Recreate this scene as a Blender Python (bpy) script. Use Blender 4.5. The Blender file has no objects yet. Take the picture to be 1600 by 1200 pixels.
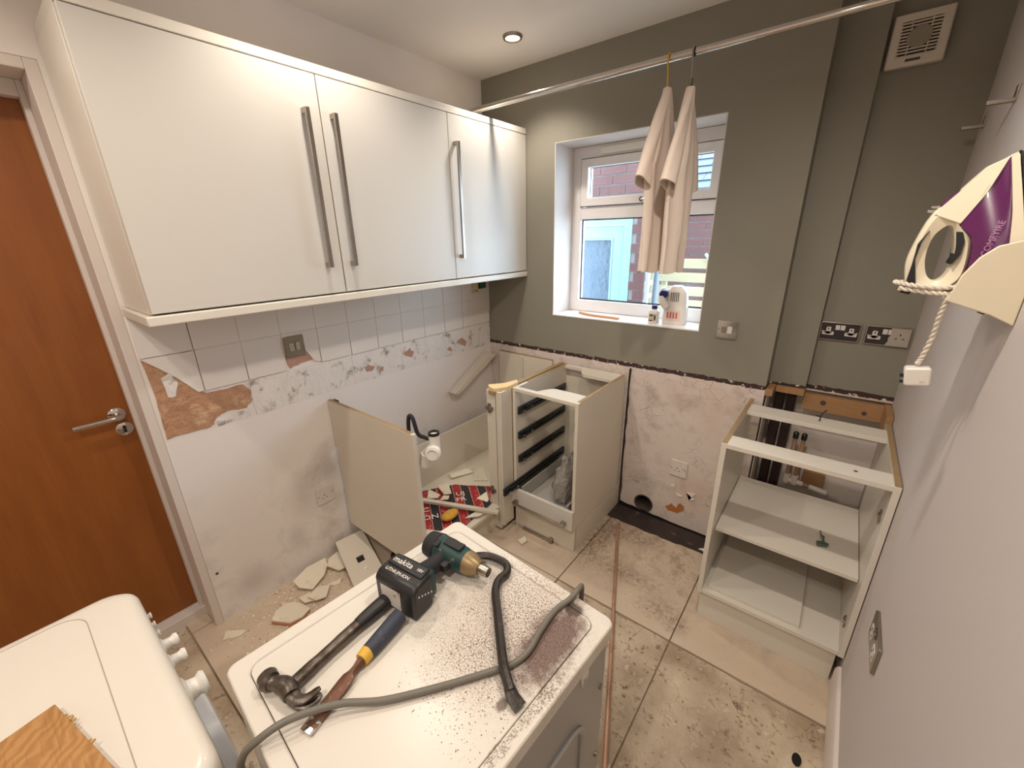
import bpy, bmesh, math, random
from mathutils import Vector, Matrix, noise
random.seed(7)
sc = bpy.context.scene
col = sc.collection
# ------------------------------------------------------------------ camera
def setup_camera():
    F = 645.35; ya, pi_, ro = [math.radians(a) for a in (38.5717, 19.5352, -1.0903)]
    d = Vector((-math.sin(ya)*math.cos(pi_), math.cos(ya)*math.cos(pi_), -math.sin(pi_)))
    r = Vector((math.cos(ya), math.sin(ya), 0)); u = r.cross(d)
    r2 = r*math.cos(ro)+u*math.sin(ro); u2 = u*math.cos(ro)-r*math.sin(ro)
    cd = bpy.data.cameras.new('camera'); co = bpy.data.objects.new('camera', cd); col.objects.link(co)
    cd.sensor_width = 36; cd.lens = 36*F/1600; cd.clip_start = .02
    m = Matrix((r2, u2, -d)).transposed().to_4x4(); m.translation = (1.9052, -2.1502, 1.6101)
    co.matrix_world = m; sc.camera = co
setup_camera()
# ------------------------------------------------------------------ world, exposure, lamps
w = bpy.data.worlds.new('overcast_sky'); sc.world = w; w.use_nodes = True
bg = w.node_tree.nodes['Background']; bg.inputs[0].default_value = (.66, .83, 1.0, 1); bg.inputs[1].default_value = 10.5
sc.view_settings.view_transform = 'Standard'; sc.view_settings.look = 'None'
sc.view_settings.exposure = 0.0; sc.view_settings.gamma = 1; sc.view_settings.use_curve_mapping = False
H = 2.478; W = 2.165; LAMP_W = 9.5; LAMP_COL = (1.0, .895, .785)
LAMPS = [(.49, -.323, .7, 120), (.60, -1.27, .58, 150), (.62, -2.38, .75, 160), (1.70, -1.25, .95, 160), (1.62, -2.62, 1.1, 165)]

# ------------------------------------------------------------------ helpers
def lin(c):
    return tuple((x/255/12.92 if x/255 <= .04045 else ((x/255+.055)/1.055)**2.4) for x in c)+(1,)
MATS = {}
def mat(name, c, rough=.5, metal=0., var=.05, vs=5., bump=0., bs=40., c2=None, m2=(.5, .62), s2=4., stretch=None, spec=.5,
        coat=0., trans=0., alpha=1., emit=0., sss=0.):
    if name in MATS: return MATS[name]
    m = bpy.data.materials.new(name); m.use_nodes = True; nt = m.node_tree; N = nt.nodes; L = nt.links
    p = N['Principled BSDF']; p.inputs['Roughness'].default_value = rough; p.inputs['Metallic'].default_value = metal
    p.inputs['Specular IOR Level'].default_value = spec; p.inputs['Coat Weight'].default_value = coat
    p.inputs['Transmission Weight'].default_value = trans; p.inputs['Alpha'].default_value = alpha
    tc = N.new('ShaderNodeTexCoord'); mp = N.new('ShaderNodeMapping'); L.new(tc.outputs['Object'], mp.inputs[0])
    if stretch: mp.inputs['Scale'].default_value = stretch
    n1 = N.new('ShaderNodeTexNoise'); n1.inputs['Scale'].default_value = vs; n1.inputs['Detail'].default_value = 5; L.new(mp.outputs[0], n1.inputs[0])
    a = lin(c); mx = N.new('ShaderNodeMix'); mx.data_type = 'RGBA'
    mx.inputs[6].default_value = tuple(x*(1-var) for x in a[:3])+(1,); mx.inputs[7].default_value = tuple(min(1, x*(1+var)) for x in a[:3])+(1,)
    L.new(n1.outputs[0], mx.inputs[0]); out = mx.outputs[2]
    if c2 is not None:
        n2 = N.new('ShaderNodeTexNoise'); n2.inputs['Scale'].default_value = s2; n2.inputs['Detail'].default_value = 8; n2.inputs['Roughness'].default_value = .65
        L.new(mp.outputs[0], n2.inputs[0]); rp = N.new('ShaderNodeMapRange'); rp.inputs[1].default_value = m2[0]; rp.inputs[2].default_value = m2[1]
        L.new(n2.outputs[0], rp.inputs[0]); mz = N.new('ShaderNodeMix'); mz.data_type = 'RGBA'; mz.inputs[7].default_value = lin(c2)
        L.new(rp.outputs[0], mz.inputs[0]); L.new(out, mz.inputs[6]); out = mz.outputs[2]
    L.new(out, p.inputs['Base Color'])
    if bump:
        nb = N.new('ShaderNodeTexNoise'); nb.inputs['Scale'].default_value = bs; nb.inputs['Detail'].default_value = 6; L.new(mp.outputs[0], nb.inputs[0])
        b = N.new('ShaderNodeBump'); b.inputs['Strength'].default_value = bump; b.inputs['Distance'].default_value = .01
        L.new(nb.outputs[0], b.inputs['Height']); L.new(b.outputs[0], p.inputs['Normal'])
    if emit: L.new(out, p.inputs['Emission Color']); p.inputs['Emission Strength'].default_value = emit
    MATS[name] = m; return m
class G:
    """small node-graph helper"""
    def __init__(s, name, rough=.6):
        s.m = bpy.data.materials.new(name); s.m.use_nodes = True; s.N = s.m.node_tree.nodes; s.L = s.m.node_tree.links
        s.p = s.N['Principled BSDF']; s.p.inputs['Roughness'].default_value = rough; MATS[name] = s.m
    def node(s, t, **k):
        n = s.N.new(t)
        for a, b in k.items(): setattr(n, a, b)
        return n
    def put(s, sock, v):
        if isinstance(v, (int, float)): sock.default_value = v
        elif isinstance(v, tuple): sock.default_value = v
        else: s.L.new(v, sock)
    def noise(s, vec, scale, detail=6, rough=.6):
        n = s.node('ShaderNodeTexNoise'); s.put(n.inputs[0], vec); n.inputs['Scale'].default_value = scale
        n.inputs['Detail'].default_value = detail; n.inputs['Roughness'].default_value = rough; return n.outputs[0]
    def math(s, op, a, b=0., c=0.):
        n = s.node('ShaderNodeMath', operation=op); s.put(n.inputs[0], a); s.put(n.inputs[1], b); s.put(n.inputs[2], c); return n.outputs[0]
    def rng(s, v, a, b, c=0., d=1.):
        n = s.node('ShaderNodeMapRange'); s.put(n.inputs[0], v)
        for i, q in enumerate((a, b, c, d)): n.inputs[i+1].default_value = q
        return n.outputs[0]
    def mix(s, f, a, b):
        n = s.node('ShaderNodeMix', data_type='RGBA'); s.put(n.inputs[0], f)
        s.put(n.inputs[6], a); s.put(n.inputs[7], b); return n.outputs[2]
    def pos(s): return s.node('ShaderNodeNewGeometry').outputs['Position']
    def obj(s): return s.node('ShaderNodeTexCoord').outputs['Object']
    def xyz(s, v):
        n = s.node('ShaderNodeSeparateXYZ'); s.put(n.inputs[0], v); return n.outputs
    def bump(s, h, st=.3, dist=.01):
        b = s.node('ShaderNodeBump'); b.inputs['Strength'].default_value = st; b.inputs['Distance'].default_value = dist
        s.L.new(h, b.inputs['Height']); s.L.new(b.outputs[0], s.p.inputs['Normal'])
    def base(s, c): s.put(s.p.inputs['Base Color'], c); return s.m
class B:
    def __init__(s): s.v = []; s.f = []
    def add(s, vs, fs):
        n = len(s.v); s.v += [Vector(v) for v in vs]; s.f += [[i+n for i in f] for f in fs]; return s
    def box(s, x0, x1, y0, y1, z0, z1):
        x0, x1 = min(x0, x1), max(x0, x1); y0, y1 = min(y0, y1), max(y0, y1); z0, z1 = min(z0, z1), max(z0, z1)
        return s.add([(x, y, z) for z in (z0, z1) for x, y in ((x0, y0), (x1, y0), (x1, y1), (x0, y1))],
                     [(3, 2, 1, 0), (4, 5, 6, 7), (0, 1, 5, 4), (1, 2, 6, 5), (2, 3, 7, 6), (3, 0, 4, 7)])
    def prism(s, poly, ax, a, b):
        f = {'z': lambda p, t: (p[0], p[1], t), 'x': lambda p, t: (t, p[0], p[1]), 'y': lambda p, t: (p[0], t, p[1])}[ax]
        n = len(poly); vs = [f(p, a) for p in poly]+[f(p, b) for p in poly]
        return s.add(vs, [tuple(range(n))[::-1], tuple(range(n, 2*n))]+[(i, (i+1) % n, n+(i+1) % n, n+i) for i in range(n)])
    def ring(s, outer, inner, ax, a, b):
        f = {'z': lambda p, t: (p[0], p[1], t), 'x': lambda p, t: (t, p[0], p[1]), 'y': lambda p, t: (p[0], t, p[1])}[ax]
        n = len(outer); vs = [f(p, t) for t in (a, b) for q in (outer, inner) for p in q]; fs = []
        for i in range(n):
            j = (i+1) % n
            fs += [(i, j, n+j, n+i), (2*n+i, 3*n+i, 3*n+j, 2*n+j), (i, 2*n+i, 2*n+j, j), (n+i, n+j, 3*n+j, 3*n+i)]
        return s.add(vs, fs)
    def frame(s, x0, x1, z0, z1, wl, wr, wb, wt, y0, y1):
        return s.ring([(x0, z0), (x1, z0), (x1, z1), (x0, z1)], [(x0+wl, z0+wb), (x1-wr, z0+wb), (x1-wr, z1-wt), (x0+wl, z1-wt)], 'y', y0, y1)
    def loft(s, rings, caps=True):
        n = len(rings[0]); vs = [p for r in rings for p in r]; fs = []
        for k in range(len(rings)-1):
            for i in range(n):
                j = (i+1) % n; fs.append((k*n+i, k*n+j, (k+1)*n+j, (k+1)*n+i))
        if caps: fs += [tuple(range(n))[::-1], tuple(range((len(rings)-1)*n, len(rings)*n))]
        return s.add(vs, fs)
    def tube(s, pts, r, n=10, flat=None, up=None):
        pts = [Vector(p) for p in pts]; rs = r if isinstance(r, (list, tuple)) else [r]*len(pts); rings = []; side = None
        for i, p in enumerate(pts):
            t = (pts[min(i+1, len(pts)-1)]-pts[max(i-1, 0)]).normalized()
            if side is None:
                a = Vector(up) if up else (Vector((0, 0, 1)) if abs(t.z) < .9 else Vector((1, 0, 0)))
                side = t.cross(a).normalized()
            else: side = (side-t*side.dot(t)).normalized()
            b = side.cross(t); k = flat[i] if isinstance(flat, (list, tuple)) else (flat or 1)
            rings.append([p+(side*math.cos(q)+b*k*math.sin(q))*rs[i] for q in [2*math.pi*(j+.5)/n for j in range(n)]])
        return s.loft(rings)
    def cyl(s, p0, p1, r, r1=None, n=20): return s.tube([p0, p1], [r, r if r1 is None else r1], n)
    def lathe(s, prof, base, ax, n=24, ring=False):
        if ring: prof = prof+[prof[0]]
        base = Vector(base); ax = Vector(ax).normalized(); a = ax.orthogonal().normalized(); b = ax.cross(a)
        return s.loft([[base+ax*h+(a*math.cos(2*math.pi*j/n)+b*math.sin(2*math.pi*j/n))*max(r, 1e-4) for j in range(n)] for r, h in prof], not ring)
    def xf(s, m): s.v = [m @ v for v in s.v]; return s
def rrect(x0, x1, y0, y1, r, n=6):
    o = []
    for cx, cy, a in ((x1-r, y1-r, 0), (x0+r, y1-r, 90), (x0+r, y0+r, 180), (x1-r, y0+r, 270)):
        o += [(cx+r*math.cos(math.radians(a+90*i/n)), cy+r*math.sin(math.radians(a+90*i/n))) for i in range(n+1)]
    return o
def circ(cx, cy, r, n=24): return [(cx+r*math.cos(2*math.pi*i/n), cy+r*math.sin(2*math.pi*i/n)) for i in range(n)]
def spline(pts, k=6):
    pts = [Vector(p) for p in pts]; o = []
    for i in range(len(pts)-1):
        p0, p1, p2, p3 = pts[max(i-1, 0)], pts[i], pts[i+1], pts[min(i+2, len(pts)-1)]
        for j in range(k):
            t = j/k; o.append(.5*((2*p1)+(p2-p0)*t+(2*p0-5*p1+4*p2-p3)*t*t+(3*p1-p0-3*p2+p3)*t**3))
    return o+[pts[-1]]
MW = {}
def mesh_of(name, b, m, sm=True):
    me = bpy.data.meshes.new(name); me.from_pydata([tuple(v) for v in b.v], [], b.f); me.materials.append(m)
    bm = bmesh.new(); bm.from_mesh(me); bmesh.ops.recalc_face_normals(bm, faces=bm.faces); bm.to_mesh(me); bm.free()
    if sm:
        me.shade_smooth(); me.set_sharp_from_angle(angle=math.radians(38))
    return me
def finish(o, bev):
    if bev:
        md = o.modifiers.new('bevel', 'BEVEL'); md.width = bev; md.segments = 2; md.limit_method = 'ANGLE'; md.angle_limit = math.radians(35)
def tag(o, label=None, cat=None, group=None, kind=None):
    for k, v in (('label', label), ('category', cat), ('group', group), ('kind', kind)):
        if v: o[k] = v
    return o
def thing(name, label, cat, loc=(0, 0, 0), rz=0., group=None):
    o = bpy.data.objects.new(name, None); o.empty_display_size = .05; col.objects.link(o); o.location = loc; o.rotation_euler = (0, 0, rz)
    MW[o.name] = Matrix.Translation(loc) @ Matrix.Rotation(rz, 4, 'Z'); return tag(o, label, cat, group)
def part(name, b, m, parent, bev=0., local=False, sm=True, label=None, kind=None):
    if not local: b.xf(MW[parent.name].inverted())
    o = bpy.data.objects.new(name, mesh_of(name, b, m, sm)); col.objects.link(o); o.parent = parent; MW[o.name] = MW[parent.name]
    finish(o, bev); return tag(o, label, kind=kind)
def solo(name, b, m, label=None, cat=None, group=None, kind=None, bev=0., sm=True):
    lo = Vector([min(v[i] for v in b.v) for i in range(3)]); hi = Vector([max(v[i] for v in b.v) for i in range(3)])
    c = Vector(((lo.x+hi.x)/2, (lo.y+hi.y)/2, lo.z)); b.xf(Matrix.Translation(-c))
    o = bpy.data.objects.new(name, mesh_of(name, b, m, sm)); col.objects.link(o); o.location = c; MW[o.name] = Matrix.Translation(c)
    finish(o, bev); return tag(o, label, cat, group, kind)
def struct(name, b, m, bev=0., sm=True): return solo(name, b, m, kind='structure', bev=bev, sm=sm)
def inst(name, me, parent, loc, rot=(0, 0, 0)):
    o = bpy.data.objects.new(name, me); col.objects.link(o); o.parent = parent
    o.matrix_local = MW[parent.name].inverted() @ Matrix.Translation(loc) @ __import__('mathutils').Euler(rot).to_matrix().to_4x4(); return o
def text(name, s, size, m, parent, mw, ext=.0004):
    cu = bpy.data.curves.new(name, 'FONT'); cu.body = s; cu.size = size; cu.extrude = ext; cu.align_x = 'CENTER'; cu.align_y = 'CENTER'; cu.resolution_u = 2
    t = bpy.data.objects.new(name, cu); col.objects.link(t); dg = bpy.context.evaluated_depsgraph_get(); me = bpy.data.meshes.new_from_object(t.evaluated_get(dg))
    bpy.data.objects.remove(t); me.materials.clear(); me.materials.append(m)
    o = bpy.data.objects.new(name, me); col.objects.link(o); o.parent = parent; o.matrix_local = MW[parent.name].inverted() @ mw; MW[o.name] = mw; return o
def axes(o, x, y):
    x = Vector(x).normalized(); y = Vector(y); y = (y-x*y.dot(x)).normalized(); z = x.cross(y)
    m = Matrix((x, y, z)).transposed().to_4x4(); m.translation = o; return m

# ------------------------------------------------------------------ materials
WHITE = mat('white_cabinet', (220, 214, 202), .35, var=.02)
DOORW = mat('white_cabinet_door', (205, 201, 193), .42, var=.015)
CARC = mat('cream_chipboard', (214, 205, 189), .5, var=.04, c2=(176, 160, 132), m2=(.66, .8), s2=5)
RAW = mat('raw_chipboard', (158, 132, 96), .8, var=.2, vs=60, bump=.2, bs=150)
PINE = mat('pine_batten', (164, 124, 84), .7, var=.2, vs=8, stretch=(2, 14, 14), bump=.1)
PINEY = mat('pine_batten_side', (160, 122, 84), .7, var=.2, vs=8, stretch=(14, 2, 14), bump=.1)
UPVC = mat('white_upvc', (232, 228, 226), .3, var=.02)
PAINT = mat('white_paint', (216, 206, 198), .6, var=.03, bump=.03, bs=90)
CEIL = mat('ceiling_paint', (230, 224, 217), .8, var=.02, bump=.03, bs=120)
RWALL = mat('right_wall_paint', (204, 196, 192), .7, var=.03, vs=2, bump=.06, bs=160)
GREYW = mat('grey_green_paint', (136, 127, 110), .6, var=.03, vs=2, bump=.03, bs=120)
STEEL = mat('brushed_steel', (168, 160, 150), .32, 1., var=.08, vs=30)
CHROME = mat('polished_chrome', (205, 200, 195), .12, 1., var=.02)
DARKM = mat('dark_runner_metal', (62, 66, 66), .35, .8, var=.2, vs=20)
BLACK = mat('black_plastic', (26, 26, 28), .45, var=.15, vs=20)
RUBBER = mat('black_rubber', (34, 34, 38), .7, var=.2, vs=30, c2=(120, 112, 104), m2=(.6, .78), s2=30)
WPLAS = mat('white_plastic', (230, 226, 218), .35, var=.02)
SOCKW = mat('white_socket', (216, 206, 200), .4, var=.03)
ENAM = mat('white_enamel', (224, 218, 206), .25, var=.015, coat=.2)
COPPER = mat('copper_pipe', (186, 146, 118), .45, .35, var=.15, vs=15, c2=(156, 112, 88), m2=(.5, .7), s2=9)
BLUE = mat('blue_cap', (38, 48, 110), .4)
GREEN = mat('green_switch', (38, 82, 52), .5)
CREAMBOX = mat('cream_box', (214, 200, 160), .5)
CERAM = mat('white_tile_glaze', (226, 219, 212), .3, var=.03, vs=3)
BISCUIT = mat('tile_shard', (226, 216, 196), .55, var=.06, c2=(206, 178, 148), m2=(.58, .7), s2=14)
TERRA = mat('terracotta_biscuit', (186, 128, 96), .8, var=.1)
PLASTER = mat('bare_brown_plaster', (180, 138, 108), .95, var=.3, vs=30, bump=1., bs=45, c2=(214, 178, 148), m2=(.58, .7), s2=11)
PINKPL = mat('pink_plaster', (178, 140, 122), .95, var=.15, vs=30, bump=.4, bs=60)
ADHES = mat('tile_adhesive', (226, 221, 216), .9, var=.08, vs=12, bump=.8, bs=28, c2=(150, 138, 128), m2=(.545, .67), s2=15)
TEAL = mat('pale_teal_upvc', (128, 164, 158), .4)
FROST = mat('frosted_glass', (72, 88, 102), .25, var=.12, vs=9, bump=.5, bs=30)
BRICKM = mat('red_brick', (98, 64, 60), .85, var=.3, vs=2.2, bump=.4, bs=60, c2=(64, 46, 52), m2=(.5, .7), s2=3)
MORTAR = mat('mortar', (126, 121, 118), .95, var=.1)
SLATE = mat('roof_slate', (58, 66, 78), .45, var=.2, vs=6)
SLATW = mat('pale_timber_slat', (184, 168, 132), .7, var=.12, vs=3, stretch=(2, 10, 14))
TSHIRT = mat('white_cotton', (228, 214, 202), .95, var=.03, spec=.1, bump=.1, bs=200)
YEL = mat('yellow_plastic', (214, 170, 60), .45)
SPONGE = mat('yellow_sponge', (212, 160, 62), .9, var=.15, vs=40, bump=.5, bs=90)
PURPLE = mat('purple_plastic', (96, 26, 88), .22, var=.05, coat=.4)
IVORY = mat('ivory_plastic', (232, 222, 196), .4, var=.02)
IRONST = mat('worn_tool_steel', (104, 96, 88), .38, .85, var=.3, vs=14, bump=.15, bs=60, c2=(70, 60, 52), m2=(.5, .64), s2=18)
RUST = mat('rusty_steel', (110, 78, 62), .5, .6, var=.35, vs=25, bump=.2, bs=80, c2=(146, 136, 126), m2=(.6, .7), s2=30)
BARM = mat('black_pry_bar', (58, 54, 50), .42, .5, var=.3, vs=22, bump=.2, bs=60, c2=(104, 94, 84), m2=(.58, .72), s2=35)
GRIPB = mat('navy_grip', (52, 58, 72), .6, var=.2, vs=25, c2=(110, 106, 104), m2=(.64, .8), s2=30)
DRILLT = mat('dusty_teal_plastic', (24, 60, 60), .5, var=.35, vs=20, c2=(140, 124, 100), m2=(.57, .68), s2=34)
BATT = mat('battery_black', (30, 30, 31), .4, var=.2, vs=30, c2=(120, 112, 106), m2=(.66, .8), s2=45)
FLEX = mat('grey_flex', (112, 108, 98), .5, var=.1, vs=30)

SIDEM = mat('dryer_side_steel', (168, 168, 166), .32, .35, var=.03)
GREYPL = mat('grey_door_plastic', (196, 196, 198), .25)
WIRE = mat('white_cord', (220, 210, 196), .8)
BUBBLE = mat('bubble_wrap', (206, 200, 192), .18, var=.25, vs=40, bump=1., bs=60, trans=.5)
DARK = mat('dark_void', (22, 18, 17), .95, var=.3, vs=20)
DARKWOOD = mat('dark_stained_board', (52, 36, 32), .8, var=.4, vs=25, bump=.3)
PRINT = mat('print_white', (236, 230, 222), .6); PRINTD = mat('print_dark', (70, 62, 60), .6); PRINTR = mat('print_red', (196, 96, 84), .6)
STICK = mat('battery_label', (206, 200, 194), .5, var=.05, c2=(130, 122, 118), m2=(.56, .64), s2=70)
LED = mat('lamp_glow', (255, 236, 206), .5, emit=14)
FILM = mat('torn_clear_film', (170, 160, 148), .3, var=.08, vs=30)
TONG = mat('socket_face_black', (30, 28, 32), .2, var=.05, coat=.5)

def glass_mat():
    g = G('window_glass'); N = g.N; N.remove(g.p); tr = N.new('ShaderNodeBsdfTransparent'); tr.inputs[0].default_value = (.95, .98, 1, 1)
    gl = N.new('ShaderNodeBsdfGlossy'); gl.inputs['Roughness'].default_value = .03; fr = N.new('ShaderNodeLayerWeight'); fr.inputs[0].default_value = .12
    mx = N.new('ShaderNodeMixShader'); g.L.new(g.math('MULTIPLY_ADD', fr.outputs[1], .5, .03), mx.inputs[0]); g.L.new(tr.outputs[0], mx.inputs[1]); g.L.new(gl.outputs[0], mx.inputs[2])
    g.L.new(mx.outputs[0], N['Material Output'].inputs[0]); return g.m
GLASS = glass_mat()
def oak_mat():
    g = G('oak_veneer', .5); mp = g.node('ShaderNodeMapping'); mp.inputs['Rotation'].default_value = (0, 0, .6); g.L.new(g.obj(), mp.inputs[0])
    wv = g.node('ShaderNodeTexWave'); wv.bands_direction = 'Y'; g.L.new(mp.outputs[0], wv.inputs[0])
    for k, v in (('Scale', 20.), ('Distortion', 12.), ('Detail', 3.), ('Detail Scale', .9)): wv.inputs[k].default_value = v
    mp2 = g.node('ShaderNodeMapping'); mp2.inputs['Rotation'].default_value = (0, 0, .6); mp2.inputs['Scale'].default_value = (8, 120, 8); g.L.new(g.obj(), mp2.inputs[0]); k = g.noise(mp2.outputs[0], 2, 4)
    c = g.mix(g.rng(wv.outputs[1], .0, 1.), lin((164, 118, 68)), lin((182, 136, 82))); c = g.mix(g.rng(k, .5, .7, 0, .45), c, lin((136, 92, 50))); return g.base(c)
OAK = oak_mat()
def wood_door():
    g = G('varnished_door_veneer', .42); mp = g.node('ShaderNodeMapping'); mp.inputs['Scale'].default_value = (6, 5, .7); g.L.new(g.obj(), mp.inputs[0])
    n = g.noise(mp.outputs[0], 3.2, 7, .6); mp2 = g.node('ShaderNodeMapping'); mp2.inputs['Scale'].default_value = (40, 40, 1.5); g.L.new(g.obj(), mp2.inputs[0])
    k = g.noise(mp2.outputs[0], 4, 4); c = g.mix(g.rng(n, .3, .7), lin((132, 74, 24)), lin((150, 88, 34))); c = g.mix(g.rng(k, .4, .7, 0, .18), c, lin((100, 50, 16)))
    return g.base(c)
DOORM = wood_door()
def back_wall_mat():
    g = G('window_wall_finish', .65); p = g.pos(); x, y, z = g.xyz(p); n = g.noise(p, 26, 4); zz = g.math('ADD', z, g.math('MULTIPLY', g.math('SUBTRACT', n, .5), .022))
    up = g.mix(g.noise(p, 2), lin((130, 126, 113)), lin((139, 135, 122)))
    f = g.noise(p, 7, 9, .7); f2 = g.noise(p, 2.2, 5)
    low = g.mix(g.rng(f, .5, .66, 0, .5), lin((214, 202, 194)), lin((150, 138, 128))); low = g.mix(g.rng(f2, .5, .7, 0, .4), low, lin((196, 164, 140)))
    # cracked hairlines and scuffs in the old paint
    mp = g.node('ShaderNodeMapping'); mp.inputs['Scale'].default_value = (5, 5, 9); g.L.new(p, mp.inputs[0]); v = g.node('ShaderNodeTexVoronoi', feature='DISTANCE_TO_EDGE'); v.inputs['Scale'].default_value = 3.2
    ds = g.node('ShaderNodeMix', data_type='RGBA'); ds.inputs[0].default_value = .16; g.L.new(mp.outputs[0], ds.inputs[6]); nn = g.node('ShaderNodeTexNoise'); nn.inputs['Scale'].default_value = 9; g.L.new(p, nn.inputs[0]); g.L.new(nn.outputs[1], ds.inputs[7]); g.L.new(ds.outputs[2], v.inputs[0])
    crack = g.math('MULTIPLY', g.rng(v.outputs[0], .0, .02, 1, 0), g.rng(g.noise(p, 4), .48, .6)); low = g.mix(g.math('MULTIPLY', crack, .75), low, lin((96, 80, 70)))
    line = g.mix(g.rng(g.noise(p, 40), .58, .62), lin((58, 36, 34)), lin((220, 210, 200)))
    c = g.mix(g.rng(zz, .912, .914), low, line); c = g.mix(g.rng(zz, .934, .936), c, up)
    g.bump(g.math('ADD', g.math('MULTIPLY', f, g.rng(z, .93, .9)), g.math('MULTIPLY', g.noise(p, 90), .15)), .25, .01); return g.base(c)
BACKM = back_wall_mat()
def left_wall_mat():
    g = G('left_wall_finish', .65); p = g.pos(); x, y, z = g.xyz(p); n = g.noise(p, 2.5, 6); f = g.noise(p, 5, 7, .65)
    c = g.mix(n, lin((228, 221, 216)), lin((236, 229, 223)))
    grime = g.math('MULTIPLY', g.rng(f, .5, .72), g.rng(z, .75, .1)); c = g.mix(g.math('MULTIPLY', grime, .55), c, lin((142, 126, 110)))
    # scuffed dirty marks behind the removed appliances
    for (sy, sz, ry, rz, a) in ((-1.28, .52, .12, .13, .45), (-1.43, .42, .1, .16, .3), (-1.72, .12, .12, .09, .3), (-1.5, .22, .06, .1, .25)):
        dy = g.math('DIVIDE', g.math('SUBTRACT', y, sy), ry); dz = g.math('DIVIDE', g.math('SUBTRACT', z, sz), rz)
        d = g.math('SQRT', g.math('ADD', g.math('MULTIPLY', dy, dy), g.math('MULTIPLY', dz, dz)))
        c = g.mix(g.math('MULTIPLY', g.rng(g.math('ADD', d, g.math('MULTIPLY', g.math('SUBTRACT', f, .5), 2.4)), 1.0, .1), a), c, lin((140, 122, 110)))
    g.bump(g.noise(p, 60), .06); return g.base(c)
LEFTM = left_wall_mat()
def floor_tile_mat():
    g = G('floor_tile', .5); p = g.pos(); x, y, z = g.xyz(p); n = g.noise(p, 3, 6); f = g.noise(p, 13, 9, .7); q = g.noise(p, 45, 5, .7)
    c = g.mix(n, lin((192, 172, 150)), lin((208, 192, 170)))
    # brown dirt swept up along the window wall and between the units
    dirt = g.math('MULTIPLY', g.rng(g.math('ADD', f, g.math('MULTIPLY', n, .5)), .72, .95), g.rng(y, -.74, -.2)); c = g.mix(g.math('MULTIPLY', dirt, .8), c, lin((104, 82, 68)))
    for (cx, cy, rx, ry, a) in ((1.09, -.38, .09, .24, .8), (1.2, -.24, .2, .09, .6), (1.32, -.52, .2, .07, .6), (1.52, -.62, .1, .08, .5), (1.62, -.66, .05, .06, .6)):
        dx = g.math('DIVIDE', g.math('SUBTRACT', x, cx), rx); dy = g.math('DIVIDE', g.math('SUBTRACT', y, cy), ry); d = g.math('SQRT', g.math('ADD', g.math('MULTIPLY', dx, dx), g.math('MULTIPLY', dy, dy)))
        k = g.math('MULTIPLY', g.rng(g.math('ADD', d, g.math('MULTIPLY', g.math('SUBTRACT', f, .5), 1.8)), 1.2, .3), g.rng(q, .38, .58)); c = g.mix(g.math('MULTIPLY', k, a), c, lin((112, 88, 74)))
    sp = g.math('MULTIPLY', g.rng(q, .6, .7), g.rng(f, .45, .65)); c = g.mix(g.math('MULTIPLY', sp, .6), c, lin((112, 88, 70)))
    g.bump(f, .15); g.put(g.p.inputs['Roughness'], g.rng(f, .3, .7, .4, .75)); return g.base(c)
TILEM = floor_tile_mat()
def residue_mat():
    g = G('tile_adhesive_floor', .85); p = g.pos(); n = g.noise(p, 4, 7, .6); f = g.noise(p, 16, 9, .7); q = g.noise(p, 60, 4); r = g.noise(p, 5.5, 4, .55)
    c = g.mix(g.rng(n, .38, .6), lin((158, 138, 114)), lin((204, 187, 162))); c = g.mix(g.rng(f, .57, .66, 0, .85), c, lin((112, 92, 74))); c = g.mix(g.rng(f, .42, .34, 0, .7), c, lin((222, 208, 186)))
    # broken layer edges of the old adhesive: thin dark contour lines, only in places
    band = g.math('ABSOLUTE', g.math('SUBTRACT', g.math('FRACT', g.math('MULTIPLY', r, 7.)), .5)); edge = g.math('MULTIPLY', g.rng(band, .035, .0), g.rng(g.noise(p, 9, 3), .47, .56))
    c = g.mix(g.math('MULTIPLY', edge, .8), c, lin((92, 72, 56)))
    step = g.math('FLOOR', g.math('MULTIPLY', r, 7.)); g.bump(g.math('ADD', g.math('ADD', f, g.math('MULTIPLY', q, .4)), g.math('MULTIPLY', step, .5)), .5, .012); return g.base(c)
RESID = residue_mat()
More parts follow.
